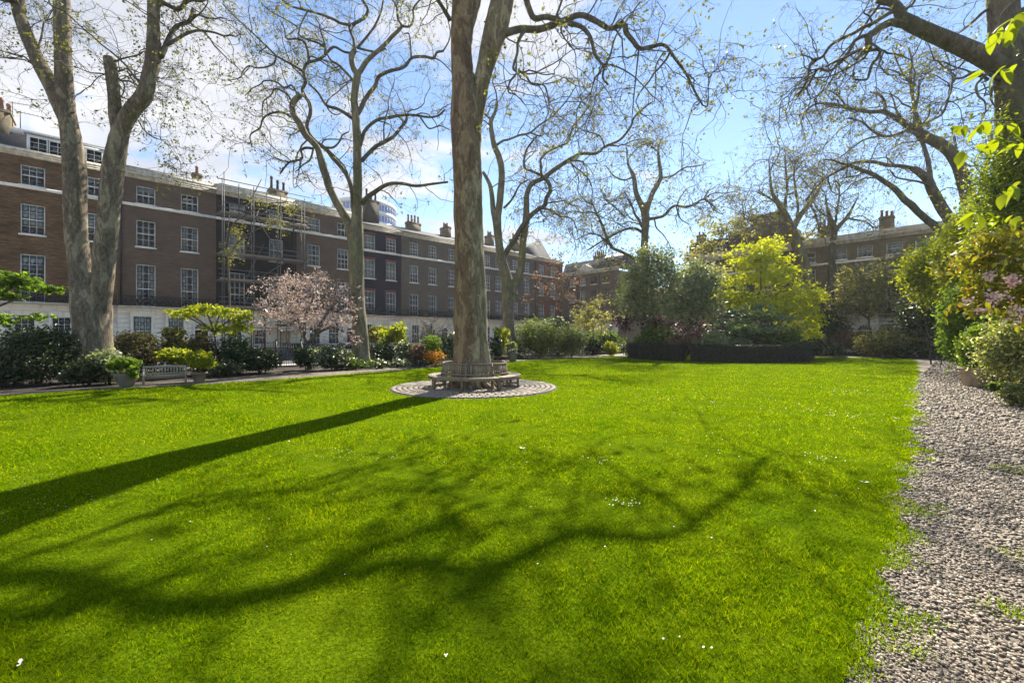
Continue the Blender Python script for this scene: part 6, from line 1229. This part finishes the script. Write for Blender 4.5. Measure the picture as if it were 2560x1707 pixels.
# ------------------------------------------------------------------ BENCHES
def tree_bench():
    c = np.array((TREE1[0], TREE1[1], .05)); t = thing('tree_bench', 'round weathered teak bench with slatted back encircling the biggest tree', 'bench', c)
    z = .42; nseg = 8
    def arc(r0, r1, a0, a1, z0, z1, n=6):
        m = MB()
        for i in range(n):
            x0, x1 = a0+(a1-a0)*i/n, a0+(a1-a0)*(i+1)/n
            q = lambda r, a, zz_: (r*math.cos(a), r*math.sin(a), zz_)
            m.add([q(r0, x0, z0), q(r1, x0, z0), q(r1, x1, z0), q(r0, x1, z0), q(r0, x0, z1), q(r1, x0, z1), q(r1, x1, z1), q(r0, x1, z1)], [(0, 3, 2, 1), (4, 5, 6, 7), (1, 2, 6, 5), (0, 4, 7, 3)]+([(0, 1, 5, 4)] if i == 0 else [])+([(3, 7, 6, 2)] if i == n-1 else []))
        return m
    st = 2*math.pi/nseg; off = math.radians(-90-10)
    for ri in range(5):
        r0 = 1.20+ri*.086; me = arc(r0, r0+.072, -st/2+.004, st/2-.004, z-.028, z).mesh('seat_slat'); me.materials.append(M['teakpale'])
        for s in range(nseg): put('seat_slat', me, None, t, (0, 0, random.uniform(-.003, .003)), (0, 0, off+(s+.5)*st))
    ap = arc(1.585, 1.612, -st/2+.003, st/2-.003, z-.10, z-.03).mesh('apron'); ap.materials.append(M['teak'])
    tr = arc(1.085, 1.125, -st/2+.003, st/2-.003, .80, .85).mesh('top_rail'); tr.materials.append(M['teak'])
    lr = arc(1.155, 1.185, -st/2+.003, st/2-.003, z+.045, z+.09).mesh('lower_rail'); lr.materials.append(M['teak'])
    for s in range(nseg):
        for nm, me in (('apron', ap), ('top_rail', tr), ('lower_rail', lr)): put(nm, me, None, t, None, (0, 0, off+(s+.5)*st))
    sl = MB().add([(1.170, -.024, .515), (1.170, .024, .515), (1.108, .025, .797), (1.108, -.025, .797), (1.154, -.027, .515), (1.154, .027, .515), (1.092, .025, .797), (1.092, -.025, .797)], [(0, 1, 2, 3), (5, 4, 7, 6), (0, 4, 5, 1), (3, 2, 6, 7), (0, 3, 7, 4), (1, 5, 6, 2)]).mesh('back_slat'); sl.materials.append(M['teakpale'])
    n = 9
    for s in range(nseg):
        for i in range(n):
            f = (i+1)/(n+1); put('back_slat', sl, None, t, None, (0, 0, off+(s+f)*st+random.uniform(-.004, .004)))
    po = MB().add([(1.2, -.035, 0), (1.2, .035, 0), (1.13, .035, .87), (1.13, -.035, .87), (1.13, -.035, 0), (1.13, .035, 0), (1.065, .035, .87), (1.065, -.035, .87)], [(0, 1, 2, 3), (5, 4, 7, 6), (3, 2, 6, 7), (0, 3, 7, 4), (1, 5, 6, 2)]).mesh('post'); po.materials.append(M['teak'])
    lg = MB().box(1.50, 1.57, -.035, .035, 0, z-.03).mesh('leg'); lg.materials.append(M['teak'])
    br = MB().box(1.19, 1.50, -.02, .02, .12, .165).box(1.19, 1.50, -.025, .025, z-.10, z-.03).mesh('stretcher'); br.materials.append(M['teak'])
    bk = MB()
    for s in (-1, 1): bk.add([(1.51, s*.036, z-.11), (1.55, s*.036, z-.11), (1.55, s*.036, z-.24), (1.51, s*.036, z-.24), (1.51, s*.15, z-.11), (1.55, s*.15, z-.11)], [(0, 1, 2, 3), (3, 2, 5, 4), (0, 4, 5, 1)], [(0, 3, 4), (1, 5, 2)])
    bk = bk.mesh('bracket'); bk.materials.append(M['teak'])
    for s in range(nseg):
        for nm, me in (('post', po), ('leg', lg), ('stretcher', br), ('bracket', bk)): put(nm, me, None, t, None, (0, 0, off+s*st))
tree_bench()
def bench(label, a, b, depth=.5, hs=.36, hb=.66, mat='teakpale', n=13, curve=True):
    """a, b: ground positions of the two front feet"""
    a = np.asarray(a); b = np.asarray(b); L_ = np.linalg.norm(b-a); rz = math.atan2(b[1]-a[1], b[0]-a[0])
    t = thing('garden_bench', label, 'bench', (a+b)/2, rz, 'slatted garden benches')
    x0, x1 = -L_/2, L_/2; m = M[mat]
    for x in (x0, x1-.06):
        put('leg', MB().box(x, x+.06, 0, .06, 0, hs+.2), m, t); put('back_leg', MB().box(x, x+.06, depth-.03, depth+.03, 0, hb), m, t)
        put('armrest', MB().box(x-.01, x+.07, -.03, depth-.035, hs+.202, hs+.235), m, t); put('side_rail', MB().box(x+.01, x+.05, .062, depth-.032, hs-.09, hs-.03), m, t)
    for i in range(5): put('seat_slat', MB().box(x0+.005, x1-.005, .0+i*(depth-.06)/5, .075+i*(depth-.06)/5, hs-.028, hs), m, t)
    put('front_rail', MB().box(x0+.062, x1-.062, .012, .05, hs-.11, hs-.03), m, t)
    tr = MB(); k = 12
    for i in range(k):
        f0, f1 = i/k, (i+1)/k; z = lambda f: hb-.01+(.03*math.sin(math.pi*min(1, max(0, (f-.25)*2))) if curve else 0)
        xa, xb = x0+.062+(L_-.124)*f0, x0+.062+(L_-.124)*f1
        tr.add([(xa, depth-.02, hb-.075), (xb, depth-.02, hb-.075), (xb, depth-.02, z(f1)), (xa, depth-.02, z(f0)), (xa, depth+.02, hb-.075), (xb, depth+.02, hb-.075), (xb, depth+.02, z(f1)), (xa, depth+.02, z(f0))], [(0, 1, 2, 3), (5, 4, 7, 6), (3, 2, 6, 7), (0, 4, 5, 1)])
    put('top_rail', tr, m, t); put('lower_rail', MB().box(x0+.062, x1-.062, depth-.02, depth+.02, hs+.03, hs+.07), m, t)
    w_ = (L_-.124)/n
    for i in range(n): put('back_slat', MB().box(x0+.062+(i+.22)*w_, x0+.062+(i+.78)*w_, depth-.01, depth+.01, hs+.071, hb-.076), m, t)
bench('small pale slatted bench between two planted pots under the long terrace', G(355, 963), G(467, 957), hs=.33, hb=.68, mat='teaksilver')
bench('slatted bench half hidden behind the biggest tree beside the white flower pot', G(1233, 905), G(1276, 903), hs=.42, hb=.86, n=16)
bench('bench end in dark wood standing behind the big pot by the walk', PQ(24.5, -1.3)[[0, 1, 2]]+np.array((0, 0, 0.)), PQ(23.0, -1.35), hs=.42, hb=.85, mat='teak', n=14, curve=False)

# ------------------------------------------------------------------ POTS
def pot(label, c, prof, mat, bands=(), leaf=None, n=0, size=.08, plab=None, blobs=None, pname='potted_plant', **kw):
    t = thing('plant_pot', label, 'pot', c, 0, 'planted pots beside the walks')
    put('bowl', MB().lathe(prof, 28).mesh('bowl', True), M[mat], t)
    for (r, z0, z1) in bands: put('rim', MB().lathe([(r-.02, z0), (r, z0+.005), (r, z1-.005), (r-.03, z1)], 28), M[mat], t)
    zt = prof[-1][1]; put('potting_soil', MB().lathe([(.001, zt-.04), (prof[-1][0]+.002, zt-.04)], 20), M['soil'], t)
    if leaf: plant(pname, plab, 'plant', c, blobs, n, size, leaf, [[(c[0], c[1], zt-.05), (c[0]+.02, c[1], zt+.15), (c[0]+.05, c[1], zt+.3)]], 'plants growing in pots', **kw)
c = G(316, 968); Yp = c[1]
pot('mossy stone urn overflowing with ferns beside the small bench', c, [(.001, 0), (.16, 0), (.17, .04), (.27, .2), (.33, .42), (.34, .5), (.29, .5), (.27, .44)], 'stonepot', (), 'l_bright', 1500, .12, 'fern spilling over the mossy stone urn', [bl(312, 908, Yp, 66, 20), bl(332, 930, Yp-.2, 26, 34), bl(290, 914, Yp, 34, 16)], 'fern', flat=.7, fine=True)
c = G(498, 958); Yp = c[1]
pot('pale tapered pot at the far end of the small bench', c, [(.001, 0), (.15, 0), (.16, .03), (.23, .36), (.25, .36), (.25, .42), (.2, .42)], 'stonepot', ((.27, .36, .43),), 'l_lime', 2200, .085, 'golden green leafy plant mounded over the pale tapered pot', [bl(500, 896, Yp, 56, 40), bl(520, 908, Yp, 28, 26), bl(484, 902, Yp, 34, 26)], 'potted_shrub', fine=True)
c = G(2436, 966); Yp = c[1]
pot('big ribbed terracotta pot on the gravel walk with a clipped box plant', c, [(.001, 0), (.27, 0), (.285, .03), (.36, .42), (.385, .5), (.40, .56), (.40, .66), (.34, .66)], 'terracotta', ((.415, .50, .56), (.425, .60, .68)), 'l_bright', 4200, .06, 'box plant with yellow green shoots in the big terracotta pot', [bl(2445, 865, Yp, 84, 90), bl(2440, 900, Yp, 60, 60), bl(2420, 880, Yp, 40, 60), bl(2450, 835, Yp, 50, 50)], 'potted_shrub', fine=True, extra=[('shoots', 'l_lime', 500, .07)])
c = G(1283, 904)
pot('small stone pot with white flowers at the bench beyond the biggest tree', c, [(.001, 0), (.2, 0), (.22, .05), (.24, .3), (.33, .6), (.33, .66), (.25, .66)], 'stonepot', (), 'l_white', 700, .07, 'white flowers filling the small stone pot', [(c[0], c[1], .75, .3, .3, .14)], 'potted_flowers', extra=[('petals', 'daisy', 260, .06)])

# ------------------------------------------------------------------ RAILINGS, GATE, LAMP, CARS
def railing(label, a, b, h=1.28, sp=.13, group='iron railings round the garden'):
    a = np.asarray(a, float); b = np.asarray(b, float); L_ = np.linalg.norm(b-a); t = thing('iron_railing', label, 'railing', a, math.atan2(b[1]-a[1], b[0]-a[0]), group)
    for z in (.12, h-.14): put('rail', MB().box(0, L_, -.02, .02, z, z+.03), M['black'], t)
    m = MB(); n = int(L_/sp)
    for i in range(n):
        x = (i+.5)*sp; m.add([(x-.011, -.011, 0), (x+.011, -.011, 0), (x+.011, .011, 0), (x-.011, .011, 0), (x-.011, -.011, h-.08), (x+.011, -.011, h-.08), (x+.011, .011, h-.08), (x-.011, .011, h-.08), (x, 0, h), (x-.024, -.024, h-.06), (x+.024, .024, h-.06)], [(0, 1, 5, 4), (1, 2, 6, 5), (2, 3, 7, 6), (3, 0, 4, 7)], [(4, 5, 8), (5, 6, 8), (6, 7, 8), (7, 4, 8), (4, 9, 8), (6, 10, 8)])
    put('bars', m, M['black'], t, kind='stuff')
    for i in range(int(L_/3)+1): put('post', MB().box(i*3-.03, i*3+.03, -.03, .03, 0, h+.06), M['black'], t)
qr = 26.6; sg = w1(722, qr)
railing('black iron railing running from the gate past the V shaped tree', PQ(-18, qr), PQ(sg-.72, qr))
railing('black iron railing running from the gate behind the cherry and yew', PQ(sg+.72, qr), PQ(54.4, qr))
railing('black iron railing closing the far end of the garden', PQ(54.4, qr), PQ(54.4, -16))
def gate():
    t = thing('iron_gate', 'black iron garden gate beside the cherry tree', 'gate', PQ(sg, qr), math.pi/2-A)
    for x in (-.7, .62): put('gate_post', MB().box(x, x+.08, -.05, .05, 0, 1.55).lathe([(.001, 1.55), (.05, 1.58), (.06, 1.63), (.001, 1.7)], 10, (x+.04, 0, 0)), M['black'], t)
    f = MB()
    for z in (.12, .75, 1.15): f.box(-.6, .6, -.015, .015, z, z+.035)
    for x in (-.6, .565): f.box(x, x+.035, -.0145, .0145, .08, 1.3)
    put('gate_frame', f, M['black'], t)
    for i in range(9): put('gate_bar', MB().box(-.5+i*.125-.009, -.5+i*.125+.009, -.009, .009, .1, 1.32), M['black'], t)
    put('lock_box', MB().box(.4, .56, -.04, .04, .78, 1.0), M['black'], t)
gate()
def lamp(label, c):
    t = thing('street_lamp', label, 'street lamp', c, 0)
    put('post', MB().lathe([(.12, 0), (.12, .25), (.07, .4), (.055, 1.2), (.045, 2.6), (.06, 2.65), (.03, 2.75)], 12), M['black'], t)
    ln = MB()
    for a in range(4):
        a = a*math.pi/2+math.pi/4; ln.bar((.10*math.cos(a), .10*math.sin(a), 2.76), (.17*math.cos(a), .17*math.sin(a), 3.15), .02, .02)
    put('lantern_frame', ln, M['black'], t); put('lantern_glass', MB().lathe([(.09, 2.78), (.155, 3.13)], 4), M['glass'], t); put('lantern_cap', MB().lathe([(.2, 3.15), (.12, 3.28), (.03, 3.34), (.02, 3.45)], 8), M['black'], t)
lamp('black street lamp standing outside the railing near the cream door', PQ(w1(662, 28.0), 28.0, .1))
def car(label, c, rz, paint, group='cars parked along the street'):
    t = thing('parked_car', label, 'car', c, rz, group)
    m, tt, b_ = mat_new('car_paint'); b_.inputs['Base Color'].default_value = rgba(paint); b_.inputs['Roughness'].default_value = .25; b_.inputs['Coat Weight'].default_value = .6; b_.inputs['Metallic'].default_value = .2
    prof = [(-2.1, .35), (-2.12, .62), (-1.98, .78), (-1.2, .92), (-.55, 1.36), (.6, 1.42), (1.45, 1.30), (1.95, .95), (2.08, .8), (2.1, .4)]
    body = MB(); n = len(prof); V = []
    for (x, z) in prof: hw = .86 if z < 1.0 else .66; V += [(x, -hw, z), (x, hw, z)]
    Q = [(i*2, i*2+1, i*2+3, i*2+2) for i in range(n-1)]; body.add(V, Q)
    for s in (0, 1):
        lo = [i*2+s for i in range(n)]; body.add([V[i] for i in lo]+[(0, -.86 if s == 0 else .86, .3)], None, [(j, j+1, n) if s else (j+1, j, n) for j in range(n-1)])
    body.box(-2.08, 2.08, -.84, .84, .28, .42); put('body', body.mesh('body'), m, t)
    for s in (-1, 1):
        wv = MB().add([(-1.05, s*.80, .97), (-.5, s*.69, 1.31), (.15, s*.69, 1.34), (.15, s*.80, .98)], [(0, 1, 2, 3)] if s > 0 else [(3, 2, 1, 0)]).add([(.22, s*.80, .98), (.22, s*.69, 1.34), (1.1, s*.69, 1.28), (1.5, s*.80, 1.0)], [(0, 1, 2, 3)] if s > 0 else [(3, 2, 1, 0)])
        put('side_window', wv, M['blackglass'], t)
    put('windscreen', MB().add([(-1.16, -.76, .95), (-1.16, .76, .95), (-.58, .62, 1.36), (-.58, -.62, 1.36)], [(0, 1, 2, 3)]), M['blackglass'], t, (-.01, 0, .01))
    put('rear_window', MB().add([(1.5, -.6, 1.29), (1.5, .6, 1.29), (1.9, .74, 1.0), (1.9, -.74, 1.0)], [(0, 1, 2, 3)]), M['blackglass'], t, (.012, 0, .012))
    for x in (-1.35, 1.3):
        for s in (-1, 1):
            a = np.arange(20)/20*2*math.pi
            ty = MB().lathe([(.2, -.1), (.3, -.1), (.33, -.05), (.33, .05), (.3, .1), (.2, .1)], 20)
            wh = put('wheel', ty, M['black'], t, (x, s*.8, .33), (math.pi/2, 0, 0)); put('rim', MB().lathe([(.001, -.08), (.2, -.09), (.2, .09), (.001, .08)], 12), M['galv'], wh)
    for s in (-1, 1):
        put('headlight', MB().box(-2.125, -2.05, s*.68-.16, s*.68+.16, .6, .72), M['glass'], t); put('tail_light', MB().box(2.02, 2.11, s*.7-.1, s*.7+.1, .7, .86), M['reddoor'], t)
car('dark parked car seen through the iron gate', PQ(w1(716, 30.2)+.6, 30.2, 0), math.pi/2-A, (.02, .022, .028))
car('silver parked car glimpsed between the cherry and the slender plane', PQ(w1(862, 30.2)+.5, 30.2, 0), math.pi/2-A, (.45, .47, .5))
railing('black iron area railing in front of the scaffolded and plum brick houses', PQ(-.1, 49.6, .12), PQ(22, 49.6, .12), 1.2, .14, 'area railings before the houses')
railing('black iron area railing in front of the navy and grey brick houses', PQ(22.3, 49.6, .12), PQ(60, 49.6, .12), 1.2, .14, 'area railings before the houses')

# ------------------------------------------------------------------ SMALL THINGS ON THE LAWN
def petal(label, px, py, s):
    g = G(px, py); mb = MB(); n = random.choice((2, 3))
    t = thing('fallen_blossom', label, 'blossom', (g[0], g[1], .038), random.uniform(0, 6), 'fallen blossoms on the lawn')
    for i in range(n):
        a = i*6.283/n+random.uniform(-.3, .3); ca, sa = math.cos(a), math.sin(a); V = []
        for (u, v, z) in ((0, 0, 0), (.5, .34, .22), (1, .18, .34), (1.1, -.1, .28), (.5, -.34, .18)): V.append(((u*ca-v*sa)*s, (u*sa+v*ca)*s, z*s))
        put('petal', MB().add(V, None, [(0, 1, 2), (0, 2, 3), (0, 3, 4)]), M['petal'], t)
for a in (('fallen pink white blossom on the lawn near the gravel edge, biggest of them', 2160, 1213, .042), ('fallen white blossom on the lawn below the round bench', 1305, 1127, .05), ('fallen white blossom on the shaded near corner of the lawn', 50, 1676, .03), ('small fallen white petal on the near lawn in the middle', 1115, 1655, .012), ('fallen white blossom close to the walk, further along than the biggest', 2242, 1050, .05), ('fallen white petal in the long trunk shadow', 722, 1109, .03), ('fallen pale blossom on the lawn in front of the small bench', 308, 976, .09)): petal(*a)
def daisies():
    C = []
    for (px, py, n, sx, sy) in ((840, 1145, 26, .30, .18), (1555, 1265, 22, .10, .07), (2095, 1040, 34, .5, .35), (2057, 1150, 16, .12, .1), (1515, 1157, 12, .2, .1), (60, 1215, 16, .3, .15), (150, 1270, 18, .25, .2), (970, 1150, 8, .2, .1), (1765, 1640, 2, .08, .05), (1645, 1605, 2, .06, .05), (400, 1100, 10, .6, .5), (2150, 985, 30, 1.2, .8), (1800, 1010, 24, 2, .8), (1480, 1000, 20, 2.5, 1), (60, 1000, 16, .6, .2)):
        g = G(px, py); C.append(rng.normal(size=(n, 2))*np.array((sx, sy))+g[:2])
    C.append(np.stack([rng.uniform(-6, 8, 160), rng.uniform(3, 15, 160)], 1))
    C = np.concatenate(C); C = C[inside(C, LAWN)]; n = len(C); k = 6; a = np.arange(k)/k*6.283; r = .0058*(.8+.5*rng.random(n))*np.clip(C[:, 1]*.12, 1, 1.8)
    V = np.stack([C[:, :1]+r[:, None]*np.cos(a), C[:, 1:]+r[:, None]*np.sin(a)*.9, np.full((n, k), .05)+.3*r[:, None]*np.sin(a+1)], -1).reshape(-1, 3)
    put('daisies', np_mesh('daisies', V, np.concatenate([np.arange(n*k).reshape(n, k)[:, [0, 1, 2, 3]], np.arange(n*k).reshape(n, k)[:, [0, 3, 4, 5]]])), M['daisy'], kind='stuff')
daisies()

# ------------------------------------------------------------------ LENS VEIL: scattering volume added to imitate veiling glare in the lens
def lens_veil():
    m, t, b = mat_new('lens_veil_volume'); t.nodes.remove(b); v = nd(t, 'ShaderNodeVolumePrincipled'); v.inputs['Color'].default_value = (.95, .96, 1, 1); v.inputs['Density'].default_value = VEIL_DENSITY; v.inputs['Anisotropy'].default_value = .45
    t.links.new(v.outputs[0], t.nodes['Material Output'].inputs['Volume'])
    put('lens_veil', MB().box(-170, 170, -25, 170, -1.1, 52.5), m, kind='stuff')
VEIL_DENSITY = .00026
lens_veil()
